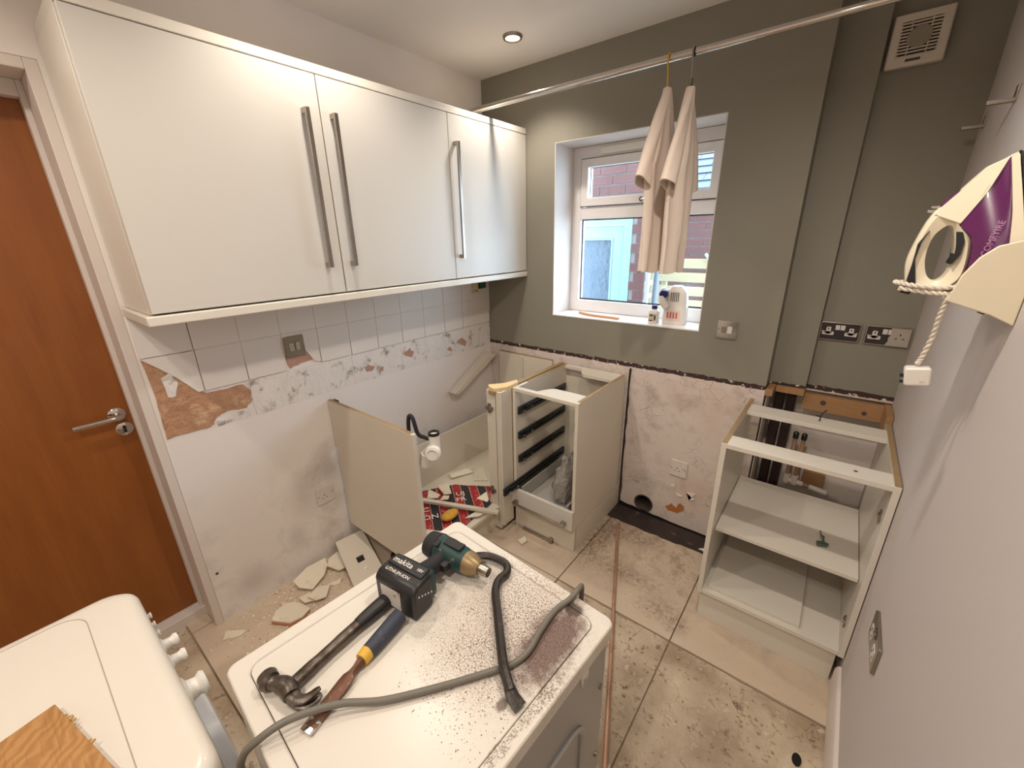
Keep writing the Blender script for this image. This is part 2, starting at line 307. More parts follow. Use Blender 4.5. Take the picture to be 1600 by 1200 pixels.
def dryer_top_mat():
    g = G('dusty_dryer_top', .3); p = g.obj(); x, y, z = g.xyz(p); f = g.noise(p, 22, 8, .7); q = g.noise(p, 330, 3, .6); m = g.noise(p, 7, 6)
    c = lin((218, 212, 201))
    def ell(cx, cy, rx, ry, wob=.9):
        a = g.math('DIVIDE', g.math('SUBTRACT', x, cx), rx); b = g.math('DIVIDE', g.math('SUBTRACT', y, cy), ry)
        d = g.math('SQRT', g.math('ADD', g.math('MULTIPLY', a, a), g.math('MULTIPLY', b, b))); return g.math('ADD', d, g.math('MULTIPLY', g.math('ADD', g.math('SUBTRACT', f, .5), g.math('SUBTRACT', m, .5)), wob))
    fine = g.math('MULTIPLY', g.rng(ell(.08, .15, .19, .22, 1.0), 1.1, .35), g.rng(q, .44, .58)); c = g.mix(g.math('MULTIPLY', fine, .8), c, lin((126, 104, 92)))
    powder = g.math('MULTIPLY', g.rng(ell(.09, .15, .16, .19, 1.2), 1.1, .5), g.rng(m, .35, .65)); c = g.mix(g.math('MULTIPLY', powder, .35), c, lin((206, 186, 170)))
    blob = g.rng(ell(.18, .165, .05, .12, 1.3), 1.15, .65); c = g.mix(g.math('MULTIPLY', blob, g.rng(q, .3, .6, .8, 1)), c, lin((104, 80, 70)))
    b2 = g.rng(ell(.17, .255, .03, .02, 2.0), 1.0, .7); c = g.mix(g.math('MULTIPLY', b2, .9), c, lin((78, 60, 54)))
    b3 = g.rng(ell(.187, .015, .013, .02, 1.6), 1.0, .7); c = g.mix(g.math('MULTIPLY', b3, .85), c, lin((96, 76, 66)))
    b4 = g.rng(ell(.232, -.02, .014, .14, 2.6), .95, .6); c = g.mix(g.math('MULTIPLY', g.math('MULTIPLY', b4, g.rng(q, .45, .6)), .8), c, lin((120, 98, 84)))
    g.put(g.p.inputs['Roughness'], g.rng(fine, 0, 1, .3, .8)); return g.base(c)
DRYTOP = dryer_top_mat()
def paper_mat():
    g = G('printed_bag_paper', .5); p = g.obj(); x, y, z = g.xyz(p); n = g.noise(p, 50, 2)
    s1 = g.math('SINE', g.math('ADD', g.math('MULTIPLY', x, 38), g.math('MULTIPLY', y, 52))); c = g.mix(g.rng(s1, -.02, .02), lin((46, 42, 46)), lin((158, 40, 44)))
    s2 = g.math('ABSOLUTE', s1); c = g.mix(g.rng(s2, .1, .06), c, lin((206, 190, 182))); c = g.mix(g.math('MULTIPLY', g.rng(n, .58, .62), g.rng(s1, 0, .1)), c, lin((206, 96, 92))); return g.base(c)
PAPER = paper_mat()

# ------------------------------------------------------------------ room shell
def shell():
    DY0, DY1, DZ = -2.76, -1.872, 2.105                    # door opening in the left wall
    b = B().box(-.25, 0, DY1, .32, -.05, H).box(-.25, 0, DY0, DY1, DZ, H).box(-.25, 0, -3.3, DY0, -.05, H)
    wl = struct('wall_left', b, LEFTM)
    # window wall: thick lined part with the opening, then two steps back towards the right
    x0, x1, z0, z1 = .5207, 1.3802, 1.154, 2.0906
    b = B().box(0, x0, 0, .32, -.05, H).box(x1, 1.706, 0, .32, -.05, H).box(x0, 1.118, 0, .32, -.05, z0).box(1.274, x1, 0, .32, -.05, z0).box(1.118, 1.274, 0, .32, .149, z0).box(1.118, 1.274, 0, .32, -.05, -.007).box(x0, x1, 0, .32, z1, H)
    def sq(t): c, d = math.cos(t), math.sin(t); k = .078/max(abs(c), abs(d)); return (1.196+k*c, .071+k*d)
    tt = [2*math.pi*i/32 for i in range(32)]; b.ring([sq(t) for t in tt], [(1.196+.054*math.cos(t), .071+.054*math.sin(t)) for t in tt], 'y', 0, .32)
    wb = struct('wall_back', b, BACKM)
    struct('wall_back_boxing', B().box(1.706, 1.852, .1, .32, .925, H), BACKM)
    struct('wall_back_recess', B().box(1.852, W, .15, .32, .905, H), BACKM)
    struct('wall_back_lower', B().box(1.706, W, .24, .32, -.05, .925), PAINT)
    struct('wall_right', B().box(W, W+.15, -3.3, .32, -.05, H), RWALL)
    struct('wall_front', B().box(-.25, W+.15, -3.45, -3.3, -.05, H), PAINT)
    struct('ceiling', B().box(-.25, W+.15, -3.45, .32, H, H+.1), CEIL)
    fl = struct('floor', B().box(-.6, W+.15, -3.45, .32, -.09, -.016), RESID)
    # paint skin of the window reveal (white) on the four sides of the opening
    rv = B().box(x0, x0+.004, .001, .2, z0+.006, z1-.004).box(x1-.004, x1, .001, .2, z0+.006, z1-.004).box(x0, x1, .001, .2, z1-.004, z1)
    part('reveal_lining', rv, PAINT, wb, label='white painted window reveal')
    struct('trim_1', B().box(x0, x1, -.002, .2, z0, z0+.006), UPVC)
    # left wall finishes: tiles still up, stripped strip, bare patches
    ym = [-1.867]+[-1.707+.16*i for i in range(11)]; ym[-1] = -.006; zr = [1.062, 1.228, 1.394]; g = .0016
    for r in range(2):
        for i in range(len(ym)-1):
            a, c = ym[i]+g, ym[i+1]-g; e, f = zr[r]+g, zr[r+1]-g
            if c-a < .03: continue
            poly = [(a, f), (c, f), (c, e), (a, e)]
            if r == 0 and i == 0: poly = [(a, f), (c, f), (c, e+.002), (c-.02, e), (c-.07, e+.07), (c-.12, e+.126)]
            if r == 0 and i == 3: poly = [(a, f), (c, f), (c, e+.004), (c-.03, e+.012), (c-.06, e+.066), (a, e+.068)]
            part('tile', B().prism(poly, 'x', 0, .008+.001*random.random()), CERAM, wl, .001)
    # grout bed behind the tiles
    part('grout', B().box(0, .0068, -1.7, 0, 1.135, 1.393), mat('grout', (214, 206, 198), .9), wl)
    def ragged(poly, amp, k=3):
        o = []
        for i, p in enumerate(poly):
            q = poly[(i+1) % len(poly)]
            for j in range(k):
                t = j/k; o.append((p[0]+(q[0]-p[0])*t+random.uniform(-amp, amp), p[1]+(q[1]-p[1])*t+random.uniform(-amp, amp)))
        return o
    ys = [-1.70, -1.55, -1.39, -1.07, -.765, -.595, -.43, -.16, -.004]
    for i in range(len(ys)-1):
        part('adhesive_bed', B().prism(ragged([(ys[i]+.003, .905), (ys[i+1]-.003, .905), (ys[i+1]-.003, 1.058), (ys[i]+.003, 1.058)], .0035, 7), 'x', 0, .0018+.0012*random.random()), ADHES, wl)
    pl = [(-1.865, 1.225), (-1.826, 1.191), (-1.767, 1.113), (-1.704, 1.054), (-1.637, 1.051), (-1.575, 1.052), (-1.552, 1.022), (-1.552, .972), (-1.58, .946), (-1.628, .954), (-1.663, .955), (-1.688, .946), (-1.71, .92), (-1.73, .911), (-1.803, .917), (-1.861, .913), (-1.861, 1.009), (-1.858, 1.097)]
    part('bare_plaster', B().prism(ragged(pl, .003, 3), 'x', 0, .0042), PLASTER, wl)
    part('paint_flake', B().prism(ragged([(-1.825, 1.15), (-1.795, 1.165), (-1.785, 1.12), (-1.8, 1.07), (-1.82, 1.07)], .004, 2), 'x', 0, .0065), ADHES, wl)
    for q, m in (([(-1.384, 1.13), (-1.295, 1.131), (-1.26, 1.086), (-1.321, 1.085), (-1.376, 1.071)], PINKPL), ([(-1.005, .983), (-.978, .987), (-.949, .969), (-.964, .948), (-.995, .952)], PINKPL),
                 ([(-.919, .954), (-.89, .958), (-.898, .934), (-.914, .934)], PINKPL), ([(-.755, 1.0), (-.703, 1.015), (-.678, .994), (-.695, .967), (-.727, .974)], PINKPL),
                 ([(-.424, .946), (-.383, .962), (-.375, .927)], PINKPL), ([(-.33, .985), (-.276, 1.0), (-.243, .963), (-.257, .936), (-.303, .962)], PINKPL)):
        part('bare_patch', B().prism(ragged(q, .004, 3), 'x', 0, .0045), m, wl)
    part('wall_plug', B().cyl((0, -1.845, .255), (.0015, -1.845, .255), .006, n=10), PRINTD, wl)
    # chipped patches low on the window wall
    part('chipped_patch', B().prism(ragged([(1.327, .11), (1.36, .142), (1.369, .128), (1.388, .123), (1.402, .16), (1.428, .149), (1.425, .117), (1.395, .091), (1.341, .085)], .003, 2), 'y', -.0025, .002), mat('rusty_plaster', (176, 112, 62), .95, var=.15, bump=.4), wb)
    for q in ([(1.335, .255), (1.36, .27), (1.365, .25)], [(1.43, .245), (1.475, .215), (1.45, .2), (1.475, .25)], [(1.375, .215), (1.41, .21), (1.39, .2)]):
        part('loose_flake', B().prism(q, 'y', -.006, .002), ADHES, wb)
    # black damp-proof coating and dirt where the skirting was
    part('bitumen_band', B().prism(ragged([(1.045, -.01), (1.706, -.01), (1.706, .012), (1.3, .016), (1.045, .03)], .004, 6), 'y', -.004, .002), DARK, wb)
    part('dirt_edge', B().prism(ragged([(1.05, .0), (1.052, .9), (1.046, .9), (1.036, .0)], .005, 14), 'y', -.003, .002), mat('dirt_line', (92, 76, 66), .95, var=.4, vs=40), wb)
    # ---- floor tiles (a row along the window wall and the far left corner); rest is bare adhesive
    xj = [-.046, .507, 1.061, 1.614, W]; gg = .0025
    def tile(xa, xb, ya, yb, top=0.):
        part('tile', B().box(xa+gg, xb-gg, ya+gg, yb-gg, -.016, top), TILEM, fl, .0015)
    for i in range(4): tile(xj[i], xj[i+1], -.755, -.14)
    for i in range(2): tile(xj[i], xj[i+1], -1.37, -.755); tile(xj[i], xj[i+1], -1.985, -1.37)
    tile(-.24, xj[0], -1.985, -1.9)
    part('dirt_gap', B().prism(ragged([(1.03, -.15), (1.706, -.15), (1.706, .0), (1.03, .0)], .006, 20), 'z', -.016, .001), mat('black_dirt', (58, 46, 42), .95, var=.4, vs=14, bump=.8, bs=50, c2=(120, 104, 92), m2=(.6, .72), s2=18), fl)
    for q in ([(1.56, -.12), (1.585, -.105), (1.61, -.11), (1.64, -.1), (1.66, -.13), (1.63, -.14), (1.6, -.128)], ):
        part('plaster_crumbs', B().prism(ragged(q, .006, 3), 'z', 0, .006), ADHES, fl)
    # bare adhesive relief
    def relief(xa, xb, ya, yb, nx, ny, seed):
        b = B(); vs = []
        for j in range(ny+1):
            for i in range(nx+1):
                x = xa+(xb-xa)*i/nx; y = ya+(yb-ya)*j/ny; p = Vector((x*7+seed, y*7, seed))
                h = noise.noise(p)*.5+noise.noise(p*2.3)*.35+noise.noise(p*5.1)*.2; r = 1-abs(noise.noise(Vector((x*11, y*6+x*5, seed+4))))*2.6
                vs.append((x, y, -.010+.0045*max(-1, min(1, h*1.6))+.0035*max(0, r)**3))
        b.add(vs, [(j*(nx+1)+i, j*(nx+1)+i+1, (j+1)*(nx+1)+i+1, (j+1)*(nx+1)+i) for j in range(ny) for i in range(nx)]); return b
    part('adhesive_residue', relief(1.064, 1.611, -1.6, -.757, 80, 120, 3.1), RESID, fl, kind='stuff')
    part('adhesive_residue', relief(1.617, W, -1.6, -.757, 80, 120, 9.1), RESID, fl, kind='stuff')
    part('adhesive_residue', relief(-.2, 1.0, -2.5, -1.988, 150, 70, 5.4), RESID, fl, kind='stuff')
    part('drill_hole', B().prism([(2.079+.013*math.cos(t*.5236), -.923+.02*math.sin(t*.5236)) for t in range(12)], 'z', -.016, -.0015), DARK, fl)
    # skirting on the right wall
    struct('baseboard_right', B().prism([(W, 0), (W-.018, 0), (W-.018, .1), (W-.012, .115), (W, .12)], 'y', -3.29, -.585), PAINT, .002)
    # ceiling cornice line is plain; door set
    fr = B().box(-.2, -.001, DY1-.03, DY1, 0, DZ).box(-.2, -.001, DY0, DY0+.03, 0, DZ).box(-.2, -.001, DY0+.03, DY1-.03, DZ-.03, DZ)
    fr.box(-.17, -.13, DY1-.045, DY1-.03, .04, DZ-.03).box(-.17, -.13, DY0+.03, DY0+.045, .04, DZ-.03).box(-.17, -.13, DY0+.045, DY1-.045, DZ-.075, DZ-.03)
    d = struct('door_1', B().box(-.215, -.172, DY0+.034, DY1-.034, .045, DZ-.036), DOORM, .002)
    part('door_frame', fr, PAINT, d, .002); part('threshold', B().box(-.215, -.12, DY0, DY1, -.016, .042), PAINT, d, .003)
    hx = -.172; ly, lz = -1.955, 1.005
    rose = part('handle_rose', B().lathe([(0, 0), (.026, 0), (.026, .006), (.022, .009), (0, .009)], (hx, ly, lz), (1, 0, 0)), CHROME, d)
    part('lever', B().tube(spline([(hx+.008, ly, lz), (hx+.04, ly, lz), (hx+.052, ly-.012, lz), (hx+.054, ly-.06, lz), (hx+.054, ly-.125, lz)], 5), .0095, 12), CHROME, rose)
    esc = part('escutcheon', B().lathe([(0, 0), (.026, 0), (.026, .005), (.02, .008), (0, .008)], (hx, ly+.008, lz-.062), (1, 0, 0)), CHROME, d)
    part('keyhole', B().prism([(ly+.003, lz-.075), (ly+.013, lz-.075), (ly+.011, lz-.06), (ly+.014, lz-.052), (ly+.008, lz-.046), (ly+.002, lz-.052), (ly+.005, lz-.06)], 'x', hx+.007, hx+.0085), BLACK, esc)
    # ---- window
    f = B().frame(x0, x1, z0+.006, z1-.004, .06, .05, .07, .066, .2, .262).box(x0+.06, x1-.05, .2, .262, 1.703, 1.768)
    wn = struct('window_1', f, UPVC, .003)
    sash = part('sash', B().frame(.582, 1.334, 1.774, 2.022, .044, .04, .044, .044, .188, .25), UPVC, wn, .003)
    part('pane', B().box(.624, 1.296, .224, .228, 1.816, 1.98), GLASS, sash)
    part('pane', B().box(.577, 1.334, .232, .236, 1.224, 1.705), GLASS, wn)
    part('gasket', B().frame(.624, 1.296, 1.816, 1.98, .005, .005, .005, .005, .222, .2235), BLACK, sash)
    part('gasket', B().frame(.58, 1.331, 1.23, 1.703, .006, .006, .008, .006, .226, .2315), BLACK, wn)
    part('sash_gap', B().frame(.578, 1.338, 1.770, 2.026, .004, .004, .004, .004, .196, .1995), BLACK, wn)
    v = part('trickle_vent', B().box(.70, 1.2, .188, .2, 2.035, 2.072), WPLAS, wn, .003)
    part('vent_joint', B().box(1.0, 1.002, .1872, .189, 2.036, 2.071), PRINTD, v)
    h = part('window_handle', B().tube([(.955, .178, 1.792), (.985, .172, 1.789), (1.06, .174, 1.792)], [.009, .009, .007], 10), CHROME, wn)
    part('handle_lock', B().cyl((.958, .188, 1.792), (.958, .17, 1.792), .011), BLACK, h)
    return wl, wb, fl
WL, WB, FL = shell()

# ------------------------------------------------------------------ downlights
def downlights():
    lab = ['round recessed downlight glowing in the ceiling near the window wall corner', 'round recessed downlight in the ceiling in front of the wall cupboards',
           'round recessed downlight in the ceiling by the brown door', 'round recessed downlight in the ceiling near the iron', 'round recessed downlight in the ceiling behind the camera']
    for i, (x, y, k, cone) in enumerate(LAMPS):
        t = thing('ceiling_downlight', lab[i], 'downlight', (x, y, H-.012), group='recessed ceiling downlights')
        part('bezel', B().lathe([(.031, .012), (.034, .001), (.042, 0), (.045, .004), (.046, .012)], (x, y, H-.012), (0, 0, 1), 32, True), STEEL, t)
        part('lens', B().lathe([(0, .004), (.025, .004), (.032, .009), (0, .0115)], (x, y, H-.012), (0, 0, 1), 24), LED, t)
        ld = bpy.data.lights.new('downlight_beam', 'SPOT'); ld.energy = LAMP_W*k*4; ld.color = LAMP_COL; ld.spot_size = math.radians(cone); ld.spot_blend = .7; ld.shadow_soft_size = .03
        lo = bpy.data.objects.new('downlight_beam', ld); col.objects.link(lo); lo.parent = t; lo.location = (0, 0, -.02)
downlights()

# ------------------------------------------------------------------ wall cupboards
def wall_cupboards():
    ye = [-1.858, -1.232, -.612, -.004]; zb, zt = 1.412, 2.154
    lab = ['white wall cupboard at the door end of the row, longest from the window', 'middle white wall cupboard between its two neighbours', 'white wall cupboard at the window end of the row']
    hy = [-1.294, -1.190, -.576]
    for i in range(3):
        a, c = ye[i], ye[i+1]
        t = thing('wall_cupboard', lab[i], 'cupboard', (.15, (a+c)/2, zb), group='white wall cupboards')
        part('body', B().box(.002, .305, a+(.0 if i else -.0), c-.001, zb, zt), WHITE, t, .001)
        d = part('door', B().box(.309, .3286, a+.002, c-.002, zb+.004, zt-.002), DOORW, t, .0012)
        y = hy[i]; hb = B().box(.350, .361, y-.0075, y+.0075, 1.515, 2.04).box(.3286, .351, y-.0075, y+.0075, 2.022, 2.04).box(.3286, .351, y-.0075, y+.0075, 1.515, 1.533)
        part('handle', hb, STEEL, d, .001, label='brushed steel bar handle')
    solo('cupboard_cornice', B().box(.002, .3286, -1.857, -.003, zt+.001, zt+.03), WHITE, 'long white cornice board lying along the top of the wall cupboards', 'cornice', bev=.002)
    solo('cupboard_pelmet', B().box(.012, .333, -1.872, -.003, zb-.032, zb-.002), WHITE, 'long white pelmet board running under the wall cupboards', 'pelmet', bev=.004)
    t = thing('switch_box', 'small dark green box on the tiles under the cupboard by the window wall', 'switch', (.014, -.085, 1.285)); part('box', B().box(.009, .03, -.11, -.055, 1.298, 1.345), GREEN, t, .002); part('back_plate', B().box(.0085, .012, -.113, -.052, 1.294, 1.348), BLACK, t)
    t = thing('junction_box', 'small cream box stuck on the tiles beside the green one', 'junction box', (.014, -.145, 1.27)); part('box', B().box(.009, .024, -.172, -.125, 1.275, 1.345), CREAMBOX, t, .002); part('screw', B().cyl((.024, -.16, 1.287), (.0255, -.16, 1.287), .005), PRINTD, t); part('screw', B().cyl((.024, -.14, 1.287), (.0255, -.14, 1.287), .005), PRINTD, t)
wall_cupboards()

# ------------------------------------------------------------------ drawer base unit
def hinge_plate(b, c, n, s=1.):
    """small cross-shaped metal hinge plate on a panel: centre c, panel normal along +-x (n)"""
    x, y, z = c; b.box(x, x+n*.004, y-.009, y+.009, z-.024, z+.024).box(x, x+n*.006, y-.022, y+.02, z-.009, z+.009).cyl((x, y, z), (x+n*.009, y, z), .005, n=10); return b
def drawer_unit():
    x0, x1, yf, yb = .637, 1.032, -.558, -.03
    t = thing('drawer_base_unit', 'white base unit with empty drawer runners and one drawer front left, on the window wall', 'base unit', ((x0+x1)/2, (yf+yb)/2, 0))
    part('side_panel', B().box(x0, x0+.018, yf, yb, .148, .868), CARC, t, .001); part('side_panel', B().box(x1-.018, x1, yf, yb, .148, .868), CARC, t, .001)
    part('base_panel', B().box(x0+.018, x1-.018, yf+.004, yb, .15, .168), CARC, t, .001)
    part('back_panel', B().box(x0+.018, x1-.018, yb-.012, yb-.004, .168, .80), CARC, t)
    # top stretchers with curved cut-outs
    def stretch(ya, depth, s):
        pts = [(x0+.018, ya), (x1-.018, ya), (x1-.018, ya+s*depth), (x0+.2, ya+s*depth)]
        pts += [(x0+.2-.06*math.sin(a*math.pi/16)-.0*a, ya+s*(.03+(depth-.03)*(math.cos(a*math.pi/8)+1)/2)) for a in range(0, 9)]+[(x0+.018, ya+s*.03)]
        return B().prism(pts, 'z', .85, .868)
    part('top_stretcher', stretch(yf, .115, 1), CARC, t, .001); part('top_stretcher', stretch(yb, .12, -1), CARC, t, .001)
    # worn raw edges on top of the side panels
    part('raw_edge', B().box(x0, x0+.018, yf+.12, yb, .868, .8695), RAW, t); part('raw_edge', B().box(x1-.018, x1, yf+.02, yb, .868, .8695), RAW, t)
    for k, z in enumerate((.735, .587, .442, .296)):
        r = part('drawer_runner', B().box(x0+.018, x0+.03, yf+.018-(.14 if k == 3 else 0), yb-.03, z-.022, z+.022), DARKM, t, .002)
        y0 = yf+.02-(.14 if k == 3 else 0)
        part('runner_slide', B().box(x0+.03, x0+.04, y0+.0, yb-.06, z-.016, z-.004).box(x0+.03, x0+.036, y0+.05, yb-.16, z+.004, z+.014), BLACK, r, .001)
        part('runner_clip', B().cyl((x0+.04, y0+.1, z-.002), (x0+.044, y0+.1, z-.002), .006, n=10), CHROME, r); part('runner_wheel', B().cyl((x0+.04, y0+.03, z-.01), (x0+.046, y0+.03, z-.01), .009, n=10), CHROME, r)
        part('drawer_runner', B().box(x1-.03, x1-.018, yf+.018, yb-.03, z-.022, z+.022), BLACK, t, .002)
    d = part('drawer_front', B().box(x0-.002, x1, yf-.02, yf-.002, .15, .268), DOORW, t, .002)
    h = B().box(x0+.02, x1-.035, yf-.052, yf-.042, .183, .195).box(x0+.02, x0+.045, yf-.045, yf-.02, .178, .2).box(x1-.06, x1-.035, yf-.045, yf-.02, .178, .2)
    part('handle', h, STEEL, d, .0015)
    part('drawer_box', B().box(x0+.045, x0+.055, yf+.01, yb-.05, .2, .275).box(x1-.055, x1-.045, yf+.01, yb-.05, .2, .275).box(x0+.045, x1-.045, yf+.01, yb-.05, .186, .196), mat('grey_drawer_steel', (176, 172, 164), .4, .1), t)
    part('plinth', B().box(x0, x1-.002, yf+.01, yf+.026, .0, .145), CARC, t, .001); part('side_plinth', B().box(x1-.018, x1, yf+.034, yb+.02, 0, .143), CARC, t, .001)
    part('plinth_clip', B().box(x0+.06, x1-.13, yf-.006, yf+.012, .002, .012).box(x1-.15, x1-.13, yf-.012, yf+.01, .002, .03), STEEL, t, .001)
    # crumpled bubble wrap inside
    b = B(); n, m = 22, 12; rings = []
    for j in range(m+1):
        a = math.pi*j/m; rr = math.sin(a); zz = -math.cos(a); q = []
        for i in range(n):
            p = 2*math.pi*i/n; v = Vector((rr*math.cos(p)*(.058-.015*zz), rr*math.sin(p)*.075, zz*.14)); v *= 1+.42*noise.noise(v*26)+.25*noise.noise(v*60); v += Vector((.885+.01*zz, -.40+.03*zz, .335)); v.x = min(v.x, .974); v.z = max(v.z, .197); q.append(v)
        rings.append(q)
    solo('bubble_wrap', b.loft(rings), BUBBLE, 'crumpled clear bubble wrap stuffed inside the drawer unit', 'bubble wrap')
drawer_unit()

# ------------------------------------------------------------------ corner base unit
def corner_unit():
    t = thing('corner_base_unit', 'stripped cream corner base unit with open front against the left wall', 'base unit', (.3, -.62, 0))
    ya = -1.232
    pan = part('end_panel', B().prism([(.02, .148), (.655, .148), (.655, .868), (.004, .868), (.004, .62), (.03, .615), (.03, .56), (.018, .555)], 'y', ya, ya+.018), CARC, t, .001, label='cream end panel standing at right angles to the wall')
    part('raw_edge', B().box(.004, .64, ya+.001, ya+.017, .868, .8695), RAW, pan)
    part('edge_strip', B().box(.655, .657, ya, ya+.018, .148, .868), WHITE, pan)
    part('panel_bracket', B().box(.012, .05, ya+.018, ya+.034, .845, .866), DARKWOOD, pan)
    part('base_panel', B().box(.004, .60, ya+.018, -.004, .15, .168), CARC, t, .001)
    part('back_panel', B().box(.088, .1, -.9, -.03, .168, .452), CARC, t, .001, label='low cream back panel across the unit')
    part('rear_panel', B().box(.1, .535, -.022, -.006, .168, .868), CARC, t, .001); part('rear_upright', B().box(.3, .31, -.04, -.022, .168, .86), CARC, t, .001)
    part('rear_edge', B().box(.1, .535, -.022, -.006, .868, .872), RAW, t)
    part('divider_panel', B().box(.612, .628, -.55, -.03, .168, .868), CARC, t, .001); part('raw_edge', B().box(.605, .632, -.52, -.03, .868, .875), RAW, t)
    post = part('corner_post', B().box(.535, .612, -.65, -.634, .02, .866).box(.612, .622, -.655, -.64, .05, .866).box(.622, .635, -.652, -.562, .05, .866), CARC, t, .0015)
    part('post_groove', B().box(.596, .5985, -.6508, -.649, .06, .84), PRINTD, post)
    part('corner_web', B().prism([(.53, -.628), (.565, -.655), (.6, -.66), (.636, -.6), (.632, -.5), (.605, -.48), (.585, -.56)], 'z', .866, .884), mat('pale_ply', (226, 200, 150), .7, var=.12, vs=20), t, .001)
    part('web_block', B().box(.56, .6, -.662, -.648, .848, .866), RAW, t)
    for z in (.765, .262):
        b = B().box(.548, .566, -.658, -.65, z-.026, z+.026).box(.536, .582, -.662, -.65, z-.009, z+.009).cyl((.557, -.65, z), (.557, -.668, z), .006, n=10)
        part('hinge_plate', b, STEEL, post)
    part('plinth', B().box(.545, .56, ya+.06, -.6, 0, .148), CARC, t, .001)
    part('plinth_return', B().box(.56, .6, -.6, -.585, 0, .148), CARC, t, .001)
    # loose bits in and on it
    solo('loose_plank', B().prism([(-.08, .86), (-.02, .84), (-.40, .655), (-.44, .668)], 'x', .009, .075), CARC, 'short white plank leaning on the left wall in the corner', 'plank', bev=.001)
    tr = thing('waste_pipe', 'white plastic waste fitting on a black hose over the end panel', 'pipe', (.64, -1.16, .7))
    part('hose', B().tube(spline([(.585, -1.195, .72), (.588, -1.197, .86), (.603, -1.2, .925), (.62, -1.195, .92), (.63, -1.185, .85), (.64, -1.16, .825), (.662, -1.135, .81)], 6), .0085, 10), RUBBER, tr)
    part('elbow', B().cyl((.665, -1.13, .75), (.665, -1.13, .835), .024).cyl((.665, -1.13, .79), (.632, -1.16, .735), .02).cyl((.628, -1.165, .69), (.64, -1.155, .745), .026), WPLAS, tr, .002)
    part('collar', B().lathe([(.018, 0), (.024, 0), (.024, .012), (.018, .012)], (.665, -1.13, .833), (0, 0, 1), 24, True), BLACK, tr)
    cap = part('screw_cap', B().lathe([(0, 0), (.034, 0), (.034, .016), (.029, .022), (.0, .022)], (.675, -1.148, .76), (.55, -.75, .15)), WPLAS, tr, .001)
    part('cap_rib', B().tube([(.689+.018*math.cos(a*.6), -1.166+.012*math.cos(a*.6), .764+.022*math.sin(a*.6)) for a in range(11)], .003, 6), WPLAS, cap)
corner_unit()

